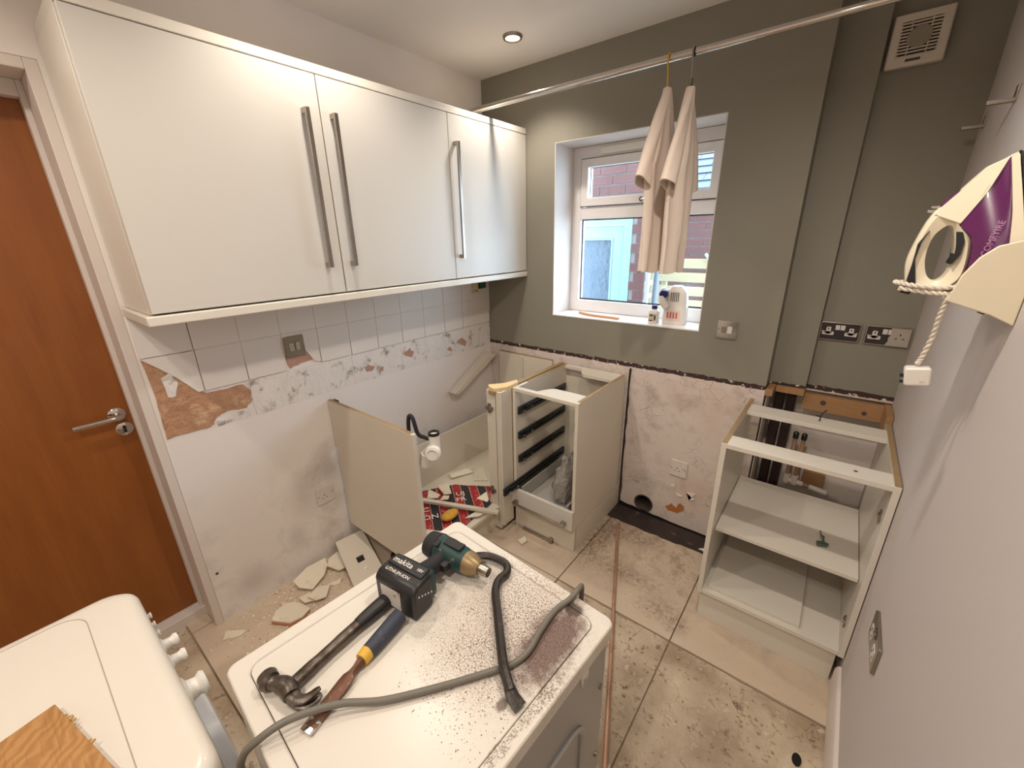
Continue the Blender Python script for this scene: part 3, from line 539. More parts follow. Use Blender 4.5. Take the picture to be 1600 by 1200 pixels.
# ------------------------------------------------------------------ open base unit by the right wall
def open_unit():
    x0, x1, yf, yb = 1.655, 2.162, -.578, -.02
    t = thing('open_base_unit', 'empty white base unit with shelves and no worktop beside the right wall', 'base unit', ((x0+x1)/2, (yf+yb)/2, 0))
    l = part('side_panel', B().box(x0, x0+.018, yf, yb, .15, .868), WHITE, t, .001); r = part('side_panel', B().box(x1-.018, x1, yf, yb, .15, .868), WHITE, t, .001)
    part('raw_edge', B().box(x0+.001, x0+.017, yf+.004, yb, .868, .8705), RAW, l); part('raw_edge', B().box(x1-.017, x1-.001, yf+.004, yb, .868, .8705), RAW, r)
    part('base_panel', B().box(x0+.018, x1-.018, yf+.002, yb, .15, .168), WHITE, t, .001)
    part('shelf', B().box(x0+.02, x1-.02, -.515, yb-.005, .44, .457), WHITE, t, .001)
    part('front_rail', B().box(x0+.018, x1-.018, yf, yf+.09, .85, .868), WHITE, t, .001); part('back_rail', B().box(x0+.018, x1-.018, -.19, -.09, .85, .868), WHITE, t, .001)
    part('rail_hole', B().cyl((2.05, -.535, .867), (2.05, -.535, .8687), .006, n=12), PRINTD, t)
    part('screw_fixing', B().tube([(1.93, -.14, .868), (1.932, -.142, .9), (1.945, -.135, .92)], .0022, 6).tube([(1.932, -.142, .888), (1.915, -.15, .895)], .0022, 6), DARKM, t)
    part('plinth', B().box(x0+.012, x1-.018, -.553, -.537, 0, .148), WHITE, t, .001)
    for z, y in ((.72, -.515), (.26, -.515)): part('hinge_plate', hinge_plate(B(), (x1-.018, y, z), -1), STEEL, r, .001)
    solo('loose_shelf_board', B().box(1.692, 2.02, -.552, -.1, .1685, .1845), WHITE, 'loose white board lying on the bottom of the open base unit', 'board', bev=.001)
    c = thing('cam_bolt', 'small zinc furniture bolts lying on the shelf of the open unit', 'bolts', (2.03, -.34, .457))
    part('bolt', B().tube([(2.02, -.30, .462), (2.024, -.335, .463)], .0035, 8).lathe([(0, 0), (.008, 0), (.008, .012), (0, .012)], (2.027, -.345, .458), (0, 0, 1), 12), CHROME, c)
    part('bracket', B().prism([(2.015, -.405), (2.045, -.395), (2.05, -.38), (2.03, -.372), (2.01, -.385)], 'z', .457, .469).cyl((2.031, -.39, .469), (2.03, -.36, .474), .004, n=8), mat('green_zinc', (96, 112, 106), .4, .4), c, .001)
    # battens of the recess and the pipes behind the unit
    bt = thing('worktop_batten', 'pine batten frame fixed round the recess behind the open unit', 'batten', (1.9, .1, .86))
    part('rear_batten', B().box(1.74, 1.852, .072, .098, .895, .923), PINE, bt, .001); part('side_batten', B().box(1.708, 1.738, -.018, .098, .895, .923), PINEY, bt, .001)
    part('wall_batten', B().box(1.852, 2.14, .118, .148, .82, .895), PINE, bt, .001); part('end_batten', B().box(2.14, 2.163, -.015, .148, .82, .9), PINEY, bt, .001)
    part('knot', B().prism(circ(1.93, .865, .011, 12), 'y', .1165, .119), PRINTD, bt); part('knot', B().prism(circ(2.08, .85, .009, 12), 'y', .1165, .119), PRINTD, bt)
    solo('recess_board', B().box(1.712, 1.716, .02, .2, .0, .885), PAINT, 'thin white lining strip on the left side of the pipe recess', 'board')
    for k, (x, lb) in enumerate(((1.735, 'dark stained upright board in the pipe recess, left one'), (1.785, 'dark stained upright board in the pipe recess, right one'))):
        solo('recess_upright', B().box(x, x+.038, .17, .225, 0, .885), DARKWOOD, lb, 'board', 'dark boards in the recess', bev=.002)
    p = thing('capped_water_pipes', 'pair of capped copper pipes with white valves behind the open unit', 'pipes', (1.89, .15, .3))
    for x in (1.858, 1.892):
        q = part('pipe', B().cyl((x, .15, .44), (x, .15, .66), .0085), COPPER, p); part('cap', B().lathe([(0, 0), (.012, 0), (.012, .028), (.007, .034), (0, .034)], (x, .15, .65), (0, 0, 1), 14), DARKM, q)
    part('valve', B().cyl((1.858, .15, .40), (1.858, .15, .45), .016).cyl((1.892, .15, .40), (1.892, .15, .45), .016).cyl((1.845, .15, .42), (1.93, .15, .412), .013), WPLAS, p, .002)
    part('cross_pipe', B().cyl((1.93, .15, .412), (1.955, .15, .408), .01), COPPER, p); part('valve', B().cyl((1.955, .15, .408), (2.03, .15, .398), .014), WPLAS, p, .002)
    part('back_block', B().box(1.92, 2.01, .2, .238, .4, .46), PINE, p)
open_unit()

# ------------------------------------------------------------------ tumble dryer
DC = Vector((1.3927, -1.7869, 0)); DR = math.radians(-4.0)
def dryer():
    t = thing('tumble_dryer', 'white tumble dryer with dusty top under the tools, in the foreground', 'dryer', DC, DR)
    hx, hy = .2515, .29
    def L(n, b, m, p=t, bev=0., **k): return part(n, b, m, p, bev, local=True, **k)
    L('casing', B().prism(rrect(-hx+.008, hx-.008, -hy+.008, hy-.008, .012), 'z', .02, .815), SIDEM)
    for x in (-1, 1):
        for y in (-1, 1): L('foot', B().cyl((x*.2, y*.24, 0), (x*.2, y*.24, .022), .022), BLACK)
    L('top_rim', B().ring(rrect(-hx, hx, -hy, hy, .018), rrect(-hx+.03, hx-.03, -hy+.03, hy-.03, .022), 'z', .812, .85), DRYTOP, bev=.004)
    L('top_panel', B().prism(rrect(-hx+.0312, hx-.0312, -hy+.0312, hy-.0312, .021), 'z', .83, .8485), DRYTOP, bev=.0015)
    # pressed ribs in the side panel that faces the right wall
    for a, b, c, d, r in ((-.2, .19, .1, .66, .05),):
        o = rrect(a, b, c, d, r, 8); L('pressed_rib', B().tube([(hx-.008, p[0], p[1]) for p in o+[o[0]]], .008, 8), SIDEM)
    L('pressed_rib', B().tube(spline([(hx-.008, -.17, .25), (hx-.008, -.12, .52), (hx-.008, .0, .6), (hx-.008, .09, .5), (hx-.008, .1, .3)], 8), .007, 8), SIDEM)
    L('pressed_rib', B().tube(spline([(hx-.008, -.1, .25), (hx-.008, -.07, .44), (hx-.008, .0, .5), (hx-.008, .05, .42), (hx-.008, .06, .3)], 8), .006, 8), SIDEM)
    for z in (.2, .45, .68): L('screw', B().cyl((hx-.009, hy-.03, z), (hx-.004, hy-.03, z), .006, n=10), STEEL)
    L('paint_drip', B().prism([(.17, .815), (.20, .815), (.20, .79), (.196, .77), (.193, .79), (.188, .775), (.184, .792), (.179, .765), (.174, .79)], 'x', hx-.009, hx-.005), ENAM)
    # front door on the near face
    L('front_panel', B().box(-hx+.01, hx-.01, -hy+.002, -hy+.009, .03, .81), ENAM)
dryer()

# ------------------------------------------------------------------ washing machine
def washer():
    x0, x1, y0, y1 = .695, 1.297, -2.705, -2.115
    t = thing('washing_machine', 'white washing machine with rounded top and knobs, beside the brown door', 'washing machine', ((x0+x1)/2, (y0+y1)/2, 0))
    part('casing', B().prism(rrect(x0+.004, x1-.004, y0+.004, y1-.012, .03), 'z', .02, .80), ENAM, t)
    for x in (x0+.06, x1-.06):
        for y in (y0+.06, y1-.06): part('foot', B().cyl((x, y, 0), (x, y, .022), .022), BLACK, t)
    # soft top: lofted rounded slab
    rings = []
    for z, e in ((.79, .004), (.80, .0), (.828, .0), (.838, .003), (.845, .009), (.849, .018), (.85, .03)):
        rings.append([(p[0], p[1], z) for p in rrect(x0+e, x1-e, y0+e, y1-e, .055, 8)])
    part('top', B().loft(rings), ENAM, t)
    part('top_seam', B().ring(rrect(x0+.03, x1-.02, y0+.03, y1-.085, .05, 8), rrect(x0+.0316, x1-.0216, y0+.0316, y1-.0866, .049, 8), 'z', .8495, .8506), mat('seam_grey', (170, 158, 142), .6), t)
    part('scratch', B().prism([(1.0, -2.262), (1.012, -2.254), (1.025, -2.257), (1.012, -2.2565)], 'z', .8498, .8504), PRINTD, t)
    fp = part('control_panel', B().box(x0+.02, x1-.02, y1-.02, y1-.004, .68, .80), ENAM, t, .004)
    def knob(x, z, r, l): return B().lathe([(r*1.25, 0), (r*1.25, l*.22), (r*.85, l*.32), (r*.7, l*.65), (r*.95, l*.85), (r*.8, l), (0, l)], (x, y1-.006, z), (0, 1, 0), 18)
    for x, z in ((.775, .79), (.805, .785), (.835, .78)): part('button', knob(x, z, .008, .014), WPLAS, fp)
    part('dial', knob(.872, .77, .015, .036), WPLAS, fp); part('dial', knob(.925, .765, .015, .036), WPLAS, fp); part('dial', knob(1.03, .765, .026, .042), WPLAS, fp, label='large white programme dial')
    d = part('porthole_door', B().lathe([(.17, 0), (.232, 0), (.238, .014), (.228, .036), (.19, .042), (.17, .034)], (1.0, y1-.006, .45), (0, 1, 0), 40, True), GREYPL, t, label='grey round porthole door')
    part('porthole_glass', B().lathe([(0, -.04), (.09, -.03), (.15, -.005), (.172, .02), (.172, .03), (0, -.02)], (1.0, y1-.006, .45), (0, 1, 0), 32), mat('dark_porthole_glass', (120, 124, 126), .08, spec=.8), d)
    # offcut of oak board lying on the top
    a = Vector((.981, -2.263)); u = (Vector((1.186, -2.219))-a).normalized(); v = (Vector((1.002, -2.325))-a).normalized()
    v = Vector((u.y, -u.x)); p = [a, a+u*.3, a+u*.3+v*.3, a+v*.3]
    w_ = thing('wood_offcut', 'oak veneered board offcut lying on the washing machine', 'board', (a.x, a.y, .8506))
    part('panel', B().prism([tuple(q) for q in p], 'z', .8506, .872), OAK, w_, .001)
    sp = B()
    for k in range(14):
        q = a+u*(.03+.27*random.random()); s = .0012+.0022*random.random(); n = -v
        sp.prism([tuple(q), tuple(q+u*s), tuple(q+u*s*.4+n*s*2.0)], 'z', .866, .871)
    part('splinter', sp, mat('splinter_wood', (214, 178, 122), .8), w_, kind='stuff')
washer()

# ------------------------------------------------------------------ tools on the dryer
ZT = .85
def tools():
    # --- impact driver lying on its side
    t = thing('impact_driver', 'teal and black cordless driver with battery lying on the dryer', 'power tool', (1.28, -1.67, ZT))
    mc = Vector((1.285, -1.612, ZT+.036)); ax = Vector((1.0, .08, 0)).normalized()
    body = B().tube([mc-ax*.075, mc-ax*.068, mc-ax*.04, mc-ax*.01, mc+ax*.03, mc+ax*.045], [.020, .030, .034, .034, .030, .027], 20)
    mb = part('motor_housing', body, DRILLT, t, .001); part('rear_cap', B().tube([mc-ax*.082, mc-ax*.078, mc-ax*.045], [.018, .0305, .0352], 20), RUBBER, mb)
    part('nose_cone', B().tube([mc+ax*.043, mc+ax*.055, mc+ax*.075, mc+ax*.08], [.0285, .027, .018, .015], 20), mat('brassy_nose', (150, 128, 92), .4, .5, var=.3, vs=30), mb)
    part('chuck', B().tube([mc+ax*.08, mc+ax*.09, mc+ax*.105], [.012, .0125, .011], 16), STEEL, mb)
    part('vent_grille', B().box(-.02, .03, -.012, .012, .0, .004).xf(axes(mc+Vector((0, 0, .0325)), ax, (0, 1, 0))), BLACK, mb, .001)
    part('badge', B().box(-.006, .008, -.016, .016, 0, .003).xf(axes(mc+Vector((-.035, -.014, .0305)), ax, (0, 1, 0))), RUBBER, mb, .001)
    bc = Vector((1.272, -1.735, ZT+.037)); h0 = mc-ax*.02; hd = (bc-h0).normalized()
    part('grip', B().tube(spline([h0, h0+hd*.04+ax*.004, h0+hd*.08, h0+hd*.1], 4), [.022, .021, .020, .020, .020, .0195, .0195, .02, .021, .022, .023, .024, .026][:13], 16, flat=1.12), RUBBER, t)
    part('trigger', B().box(-.006, .012, -.02, .02, -.01, .01).xf(axes(h0+hd*.03+ax*.025, ax, hd)), BLACK, t, .003)
    # battery: long axis across, base plate facing the camera
    m = axes(bc, (1, .12, 0), (-.12, 1, 0)); ez = Vector((0, 0, 1)); ux = Vector((m[0][0], m[1][0], 0)); uy = Vector((m[0][1], m[1][1], 0))
    part('battery_foot', B().box(-.05, .05, .006, .034, -.03, .036).xf(m), DRILLT, t, .006)
    bat = part('battery', B().prism([(-.045, -.0365), (.013, -.0365), (.013, .046), (-.03, .046), (-.045, .034)], 'x', -.058, .058).xf(m), BATT, t, .007)
    part('battery_step', B().box(-.05, .05, -.012, .02, .04, .051).xf(m), BATT, bat, .004)
    part('label', B().box(-.04, .018, -.0458, -.044, -.026, .022).xf(m), STICK, bat, label='scuffed grey rating label')
    text('maker_print', 'makita', .021, PRINT, bat, axes(bc+ez*.0512+uy*.003-ux*.014, ux, uy)); text('battery_print', 'LITHIUM-ION', .0115, PRINT, bat, axes(bc+ez*.0462-uy*.0225-ux*.008, ux, uy)); text('voltage_print', '18V', .011, PRINT, bat, axes(bc+ez*.0512+uy*.003+ux*.034, ux, uy))
    for k in range(5): part('contact_stud', B().cyl((.0585, -.03+k*.009, .02-k*.004), (.0595, -.03+k*.009, .02-k*.004), .002, n=6).xf(m), PRINT, bat)
    # --- claw hammer
    t = thing('claw_hammer', 'old steel claw hammer with black handle beside the chisel', 'hammer', (1.25, -1.9, ZT))
    h = [(1.267, -1.995, ZT+.014), (1.262, -1.955, ZT+.014), (1.257, -1.91, ZT+.014), (1.253, -1.855, ZT+.0155), (1.250, -1.80, ZT+.0165), (1.249, -1.79, ZT+.0165), (1.2488, -1.782, ZT+.0165)]
    part('shaft', B().tube(spline(h[:4], 4), [.0125]*5+[.0115]*4+[.0125]*4, 12, flat=.85), IRONST, t); part('grip', B().tube(spline(h[3:], 4), [.013, .0145, .0155, .0163]+[.0165]*8+[.0155], 14, flat=.95), mat('hammer_grip', (36, 34, 34), .45, var=.3, vs=25, c2=(110, 98, 86), m2=(.66, .8), s2=30), t)
    hd = part('head', B().tube(spline([(1.232, -2.02, ZT+.018), (1.245, -2.012, ZT+.017), (1.268, -2.004, ZT+.0165), (1.288, -2.006, ZT+.016)], 4), [.0125, .0125, .012, .012, .0125, .014, .0155, .016, .016, .016, .0155, .015, .014], 14), IRONST, t)
    part('striking_face', B().tube([(1.217, -2.018, ZT+.018), (1.2195, -2.018, ZT+.018), (1.233, -2.0195, ZT+.018), (1.237, -2.018, ZT+.018)], [.0155, .0175, .0175, .0135], 18), IRONST, hd)
    for s in (-1, 1):
        part('claw', B().tube(spline([(1.283, -2.006, ZT+.016+s*.004), (1.302, -2.004, ZT+.014+s*.0055), (1.316, -1.993, ZT+.0145+s*.007), (1.3195, -1.970, ZT+.0155+s*.008)], 5), [.0115]*4+[.0105]*3+[.0095]*3+[.0085]*2+[.0075]*2+[.006, .004], 8, flat=.5, up=(0, 0, 1)), IRONST, hd)
    # --- chisel
    t = thing('wood_chisel', 'worn chisel with navy handle and yellow collar lying under the cable', 'chisel', (1.33, -1.9, ZT))
    tip = Vector((1.353, -2.016, ZT+.003)); c1 = Vector((1.3235, -1.888, ZT+.014)); dr = (c1-tip).normalized(); sd = Vector((-dr.y, dr.x, 0)).normalized()
    def sec(p, wd, th): return [p+sd*wd+Vector((0, 0, -th)), p+sd*wd+Vector((0, 0, th*.4)), p+sd*wd*.6+Vector((0, 0, th)), p-sd*wd*.6+Vector((0, 0, th)), p-sd*wd+Vector((0, 0, th*.4)), p-sd*wd+Vector((0, 0, -th))]
    L = (c1-tip).length
    bl = B().loft([sec(tip+dr*(L*k), a, b) for k, a, b in ((0, .0125, .0006), (.1, .0125, .0026), (.62, .0125, .003), (.7, .0115, .0035), (.76, .007, .005), (.84, .0055, .0055), (.96, .0085, .0075))])
    part('blade', bl, RUST, t); part('bevel', B().loft([sec(tip-dr*.001, .0127, .0008), sec(tip+dr*(L*.15), .0127, .0031)]), mat('bright_steel', (190, 186, 180), .25, 1.), t)
    part('collar', B().tube([c1-dr*.006, c1+dr*.012], [.0135, .0145], 14), YEL, t)
    e = Vector((1.306, -1.79, ZT+.0175)); part('handle', B().tube([c1+dr*.011, c1+(e-c1)*.25, c1+(e-c1)*.55, c1+(e-c1)*.85, e], [.0145, .0155, .0165, .0172, .0165], 14), GRIPB, t)
    # --- pry bar
    t = thing('pry_bar', 'black hooked pry bar lying across the dusty dryer top', 'pry bar', (1.45, -1.65, ZT))
    z = ZT+.010; pth = spline([(1.325, -1.553, z+.004), (1.349, -1.542, z+.004), (1.385, -1.538, z+.002), (1.405, -1.556, z), (1.405, -1.585, z), (1.421, -1.617, z+.002), (1.463, -1.66, z+.008), (1.504, -1.701, z+.0125), (1.551, -1.746, z+.0125), (1.583, -1.767, z+.004)], 5)
    part('shaft', B().tube(pth, .0095, 8), BARM, t); part('flat_claw', B().tube([(1.576, -1.763, z+.005), (1.592, -1.771, z), (1.61, -1.774, z-.005)], [.0105, .0125, .0135], 8, flat=[.8, .45, .2]), BARM, t)
    part('hook_claw', B().tube([(1.332, -1.549, z+.004), (1.315, -1.560, z+.003), (1.302, -1.574, z)], [.0105, .0115, .0125], 8, flat=[.8, .45, .2]), BARM, t)
    # --- cable
    pts = [(1.556, -1.462, .42), (1.556, -1.466, .60), (1.558, -1.469, .78), (1.562, -1.476, .845), (1.566, -1.495, .862), (1.563, -1.53, .858), (1.552, -1.575, .8565), (1.555, -1.633, .8565), (1.561, -1.685, .8565), (1.552, -1.722, .855), (1.53, -1.756, .855), (1.477, -1.832, .8565), (1.416, -1.91, .858), (1.371, -1.957, .866), (1.346, -1.995, .872), (1.327, -2.036, .876), (1.313, -2.072, .866), (1.298, -2.093, .84), (1.285, -2.1, .78), (1.28, -2.1, .6)]
    solo('power_flex', B().tube(spline(pts, 6), .0062, 10), FLEX, 'grey flexible cable draped across the dryer over the chisel', 'cable')
tools()

# ------------------------------------------------------------------ sockets, switches, fan, hooks
def fr3(o, u, v):
    """placement matrix: local x along u, local y along v (up), local z out of the wall"""
    return axes(o, u, v)
def uk_holes(b, cx, cy, s=1.):
    b.box(cx-.002*s, cx+.002*s, cy+.006, cy+.014, 0, .0006).box(cx-.0145, cx-.008, cy-.0085, cy-.0045, 0, .0006).box(cx+.008, cx+.0145, cy-.0085, cy-.0045, 0, .0006); return b
def fittings():
    U, V = (0, 0, 1), (0, 0, 1)
    def plate(name, label, cat, o, u, w_, h_, m, depth=.009):
        t = thing(name, label, cat, o); M = fr3(Vector(o), u, (0, 0, 1)); p = part('plate', B().prism(rrect(-w_/2, w_/2, -h_/2, h_/2, .005), 'z', 0, depth).xf(M), m, t, .0015); return t, p, M
    def screws(t, M, xs, d):
        for x in xs: part('screw', B().cyl((x, 0, d), (x, 0, d+.0012), .0035, n=10).xf(M), STEEL, t)
    # double black-and-chrome sockets in the recess
    for k, (x, lb) in enumerate(((1.925, 'black and chrome double socket on the recessed grey wall, left one'), (2.083, 'double socket half covered by torn film, beside the right wall corner'))):
        t, p, M = plate('double_socket', lb, 'socket', (x, .15, 1.193), (1, 0, 0), .144, .082, STEEL)
        ins = part('insert', B().prism(rrect(-.067, .067, -.036, .036, .003), 'z', .009, .0105).xf(M), TONG, t)
        for cx in (-.04, .04):
            part('outlet', B().prism(rrect(cx-.008, cx+.008, -.012, .019, .003), 'z', .0105, .0118).prism(rrect(cx-.021, cx+.021, -.016, -.001, .004), 'z', .0105, .0118).xf(M), SOCKW, t)
            part('outlet_slots', uk_holes(B(), cx, .001).xf(M @ Matrix.Translation((0, 0, .0118))), BLACK, t)
        part('rocker', B().box(-.017, -.001, .008, .029, .0105, .0145).xf(M), SOCKW, t, .001); part('rocker', B().box(.001, .017, .008, .029, .0105, .0145).xf(M), SOCKW, t, .001)
        screws(t, M, (-.061, .061), .0105)
        if k: part('torn_film', B().prism([(.008, .037), (.07, .037), (.071, -.037), (-.002, -.037), (.006, -.018), (.004, -.004), (.011, .008)], 'z', .0152, .0158).xf(M), FILM, t, label='torn protective film'); part('outlet_slots', uk_holes(B(), .04, .001).xf(M @ Matrix.Translation((0, 0, .0158))), BLACK, t)
    # chrome switch by the window
    t, p, M = plate('fused_switch', 'polished chrome switch plate on the grey wall beside the window', 'switch', (1.506, 0, 1.179), (1, 0, 0), .087, .086, CHROME)
    part('fuse_carrier', B().prism(rrect(-.024, -.004, -.016, .014, .003), 'z', .009, .012).xf(M), STEEL, t, .001); part('rocker', B().box(.002, .022, -.016, .016, .009, .014).xf(M), SOCKW, t, .001); screws(t, M, (-.036, .036), .009)
    # tarnished spur on the tiles
    t, p, M = plate('spur_switch', 'tarnished metal switch plate on the tiled wall under the cupboards', 'switch', (.009, -1.34, 1.168), (0, 1, 0), .086, .092, mat('tarnished_steel', (150, 142, 128), .4, .7, var=.2, vs=20))
    part('fuse_carrier', B().prism(rrect(-.026, -.004, -.02, .016, .004), 'z', .009, .013).xf(M), mat('dusty_metal', (186, 178, 164), .5, .3), t, .001); part('rocker', B().box(.002, .02, -.018, .018, .009, .015).xf(M), mat('dusty_metal', (186, 178, 164)), t, .001); screws(t, M, (-.036, .036), .009)
    # white single sockets
    for o, u, lb in (((0, -1.331, .379), (0, 1, 0), 'white single socket low on the scuffed left wall'), ((1.372, 0, .377), (1, 0, 0), 'white single socket low on the wall under the window')):
        t, p, M = plate('single_socket', lb, 'socket', o, u, .092, .096, SOCKW)
        part('outlet_slots', uk_holes(B(), -.006, -.008).xf(M @ Matrix.Translation((0, 0, .009))), PRINTD, t); part('rocker', B().box(.02, .034, .004, .026, .009, .012).xf(M), SOCKW, t, .001); screws(t, M, (-.037, .037), .009)
    t, p, M = plate('wall_socket', 'brushed steel double socket low on the right wall', 'socket', (W, -.885, .542), (0, -1, 0), .158, .088, STEEL)
    for cx in (-.04, .04): part('outlet', B().prism(rrect(cx-.018, cx+.018, -.024, .012, .004), 'z', .009, .0105).xf(M), SOCKW, t); part('outlet_slots', uk_holes(B(), cx, -.005).xf(M @ Matrix.Translation((0, 0, .0105))), BLACK, t)
    part('rocker', B().box(-.015, -.001, .016, .034, .009, .013).xf(M), STEEL, t, .001); part('rocker', B().box(.001, .015, .016, .034, .009, .013).xf(M), STEEL, t, .001)
    # duct hole low on the window wall
    t = thing('duct_hole', 'round black duct opening low in the wall under the window', 'duct', (1.196, -.002, .068))
    part('sleeve', B().lathe([(.05, 0), (.058, 0), (.058, .003), (.052, .003)], (1.196, 0, .071), (0, -1, 0), 32, True), mat('grey_sleeve', (92, 80, 72), .7), t); part('bore', B().lathe([(.0505, .0), (.0535, .0), (.0535, -.26), (.0505, -.26)], (1.196, -.001, .071), (0, -1, 0), 32, True), mat('dirty_duct', (84, 74, 64), .7, var=.3), t); part('bore_light_stop', B().lathe([(0, -.262), (.0535, -.262), (.0535, -.255), (0, -.255)], (1.196, -.001, .071), (0, -1, 0), 32), DARK, t)  # dark end cap added to keep outside light from leaking through the duct
    # extractor fan
    t = thing('extractor_fan', 'square white extractor fan high on the recessed wall', 'fan', (1.941, .15, 2.161)); x0, x1, z0, z1 = 1.862, 2.02, 2.161, 2.321
    part('cover', B().frame(x0, x1, z0, z1, .028, .028, .036, .024, .118, .15), mat('fan_white', (206, 196, 182), .5), t, .006)
    part('inner_box', B().box(x0+.02, x1-.02, .138, .149, z0+.03, z1-.02), DARK, t)
    part('hub_disc', B().prism(circ(1.941, 2.247, .033, 28), 'y', .117, .128), mat('fan_grey', (146, 138, 122), .6), t, .002)
    for k in range(10): z = z0+.041+k*.0097; part('louvre', B().box(x0+.026, x1-.026, .12, .13, z, z+.0042), mat('fan_white', (206, 196, 182)), t)
    for x in (1.915, 1.967): part('louvre_bar', B().box(x-.0015, x+.0015, .119, .13, z0+.036, z1-.024), mat('fan_white', (206, 196, 182)), t)
    part('name_strip', B().box(1.917, 1.957, .1165, .119, z0+.014, z0+.022), PRINTD, t)
    # wall hooks
    for y, lb in ((.06, 'grey metal hook on the right wall nearest the window wall'), (-.315, 'grey metal hook on the right wall above the iron')):
        t = thing('wall_hook', lb, 'hook', (W, y, 1.925), group='grey hooks on the right wall'); part('wall_plate', B().box(W-.005, W, y-.013, y+.013, 1.925, 1.965), STEEL, t, .001)
        part('arm', B().box(W-.055, W-.004, y-.009, y+.009, 1.925, 1.935), STEEL, t, .001)
fittings()

# ------------------------------------------------------------------ iron in its wall holder
def iron():
    yc = -.9
    t = thing('steam_iron', 'purple and white steam iron standing nose up in the wall holder', 'iron', (2.08, yc, 1.49))
    shell = [(2.1079, 1.7418), (2.0895, 1.7298), (2.0739, 1.721), (2.0591, 1.6997), (2.0452, 1.6786), (2.026, 1.6519), (2.013, 1.6289), (2.0023, 1.5829), (1.9979, 1.5491), (2.0015, 1.5203), (2.0098, 1.4958), (2.0272, 1.4923), (2.06, 1.4899), (2.0781, 1.5008), (2.0874, 1.5207), (2.086, 1.5666), (2.0789, 1.5955), (2.0582, 1.6168), (2.0822, 1.6735), (2.0989, 1.7357)]
    hole = [(2.0423, 1.6168), (2.0512, 1.6131), (2.058, 1.5932), (2.0663, 1.5502), (2.0613, 1.5197), (2.0491, 1.5093), (2.0353, 1.5187), (2.0263, 1.5439), (2.0241, 1.5718), (2.0282, 1.599)]
    def width(x, z):   # half width: narrow at the nose, wide near the sole and heel
        k = max(0., min(1., (1.75-z)/.2)); s = max(0., min(1., (x-2.0)/.14)); return .004+(.012+.042*s**1.2)*math.sin(k*math.pi/2)**.8
    def resample(p, n, smooth=False):
        p = [Vector(q) for q in p]; k = len(p)
        if smooth: p = [q.to_2d() for q in spline([v.to_3d() for v in p[-2:]+p+p[:3]], 5)[10:10+5*k]]
        p.append(p[0]); L = [0]
        for i in range(len(p)-1): L.append(L[-1]+(p[i+1]-p[i]).length)
        o = []; j = 0
        for k in range(n):
            s = L[-1]*k/n
            while L[j+1] < s: j += 1
            o.append(p[j].lerp(p[j+1], (s-L[j])/max(1e-9, L[j+1]-L[j])))
        return o
    def slab(poly, extra=0., holes=None, n=64, grow=1.):
        b = B(); P = resample(poly, n, holes is not None)
        if holes is None:
            cx = sum(p.x for p in P)/n; cz = sum(p.y for p in P)/n; rings = []
            for s, q in ((-1., .94), (-.8, 1.), (.8, 1.), (1., .94)):
                rings.append([(cx+(p.x-cx)*q, yc+s*(width(p.x, p.y)*grow+extra), cz+(p.y-cz)*q) for p in P])
            return b.loft(rings)
        # ring with a hole: match hole points by angle about the hole centre
        h = resample(holes, n, True); hc = sum(h, Vector((0, 0)))/n
        def ang(p): return math.atan2(p.y-hc.y, p.x-hc.x)
        i0 = min(range(n), key=lambda i: (ang(P[i])+math.pi)); j0 = min(range(n), key=lambda i: (ang(h[i])+math.pi))
        P = P[i0:]+P[:i0]; h = h[j0:]+h[:j0]
        def area(q): return sum(q[i].x*q[(i+1) % n].y-q[(i+1) % n].x*q[i].y for i in range(n))
        if area(P)*area(h) < 0: h = [h[0]]+h[1:][::-1]
        vs = []; wd = lambda p: width(p.x, p.y)*grow+extra
        for s in (-1, 1):
            vs += [(p.x, yc+s*wd(p)*.72, p.y) for p in P]
            vs += [(p.x*.7+q.x*.3, yc+s*wd(p.lerp(q, .3)), p.y*.7+q.y*.3) for p, q in zip(P, h)]
            vs += [(q.x, yc+s*wd(q)*.7, q.y) for q in h]
        fs = []
        for i in range(n):
            j = (i+1) % n
            for a in range(2):
                fs += [(a*n+i, a*n+j, (a+1)*n+j, (a+1)*n+i), (3*n+a*n+i, 3*n+(a+1)*n+i, 3*n+(a+1)*n+j, 3*n+a*n+j)]
            fs += [(i, 3*n+i, 3*n+j, j), (2*n+i, 2*n+j, 5*n+j, 5*n+i)]
        return b.add(vs, fs)
    low = [(2.013, 1.6289), (2.0023, 1.5829), (1.9979, 1.5491), (2.0015, 1.5203), (2.0098, 1.4958), (2.0272, 1.4923), (2.06, 1.4899), (2.0781, 1.5008), (2.0874, 1.5207), (2.086, 1.5666), (2.0789, 1.5955), (2.0582, 1.622), (2.045, 1.645), (2.026, 1.6519)]
    part('handle_loop', slab(low, .002, hole), IVORY, t, label='white looped handle')
    part('top_shell', slab([(2.1079, 1.7418), (2.0895, 1.7298), (2.0739, 1.721), (2.0591, 1.6997), (2.0452, 1.6786), (2.026, 1.6519), (2.018, 1.635), (2.0582, 1.6168), (2.0822, 1.6735), (2.0989, 1.7357)], .003), IVORY, t)
    part('tank', slab([(2.0987, 1.7357), (2.0889, 1.7287), (2.0791, 1.6859), (2.0562, 1.6168), (2.0779, 1.5955), (2.085, 1.5666), (2.0864, 1.5207), (2.1043, 1.497), (2.137, 1.5), (2.1303, 1.577), (2.119, 1.6421)], .0025), PURPLE, t, label='purple water tank')
    part('skirt', slab([(2.0984, 1.7368), (2.1079, 1.7418), (2.1314, 1.6415), (2.146, 1.577), (2.152, 1.495), (2.134, 1.495), (2.129, 1.57), (2.119, 1.6373)], .004), IVORY, t)
    part('soleplate', slab([(2.109, 1.744), (2.114, 1.742), (2.150, 1.63), (2.160, 1.56), (2.161, 1.493), (2.150, 1.493), (2.146, 1.577), (2.132, 1.6415)], .003), BLACK, t)
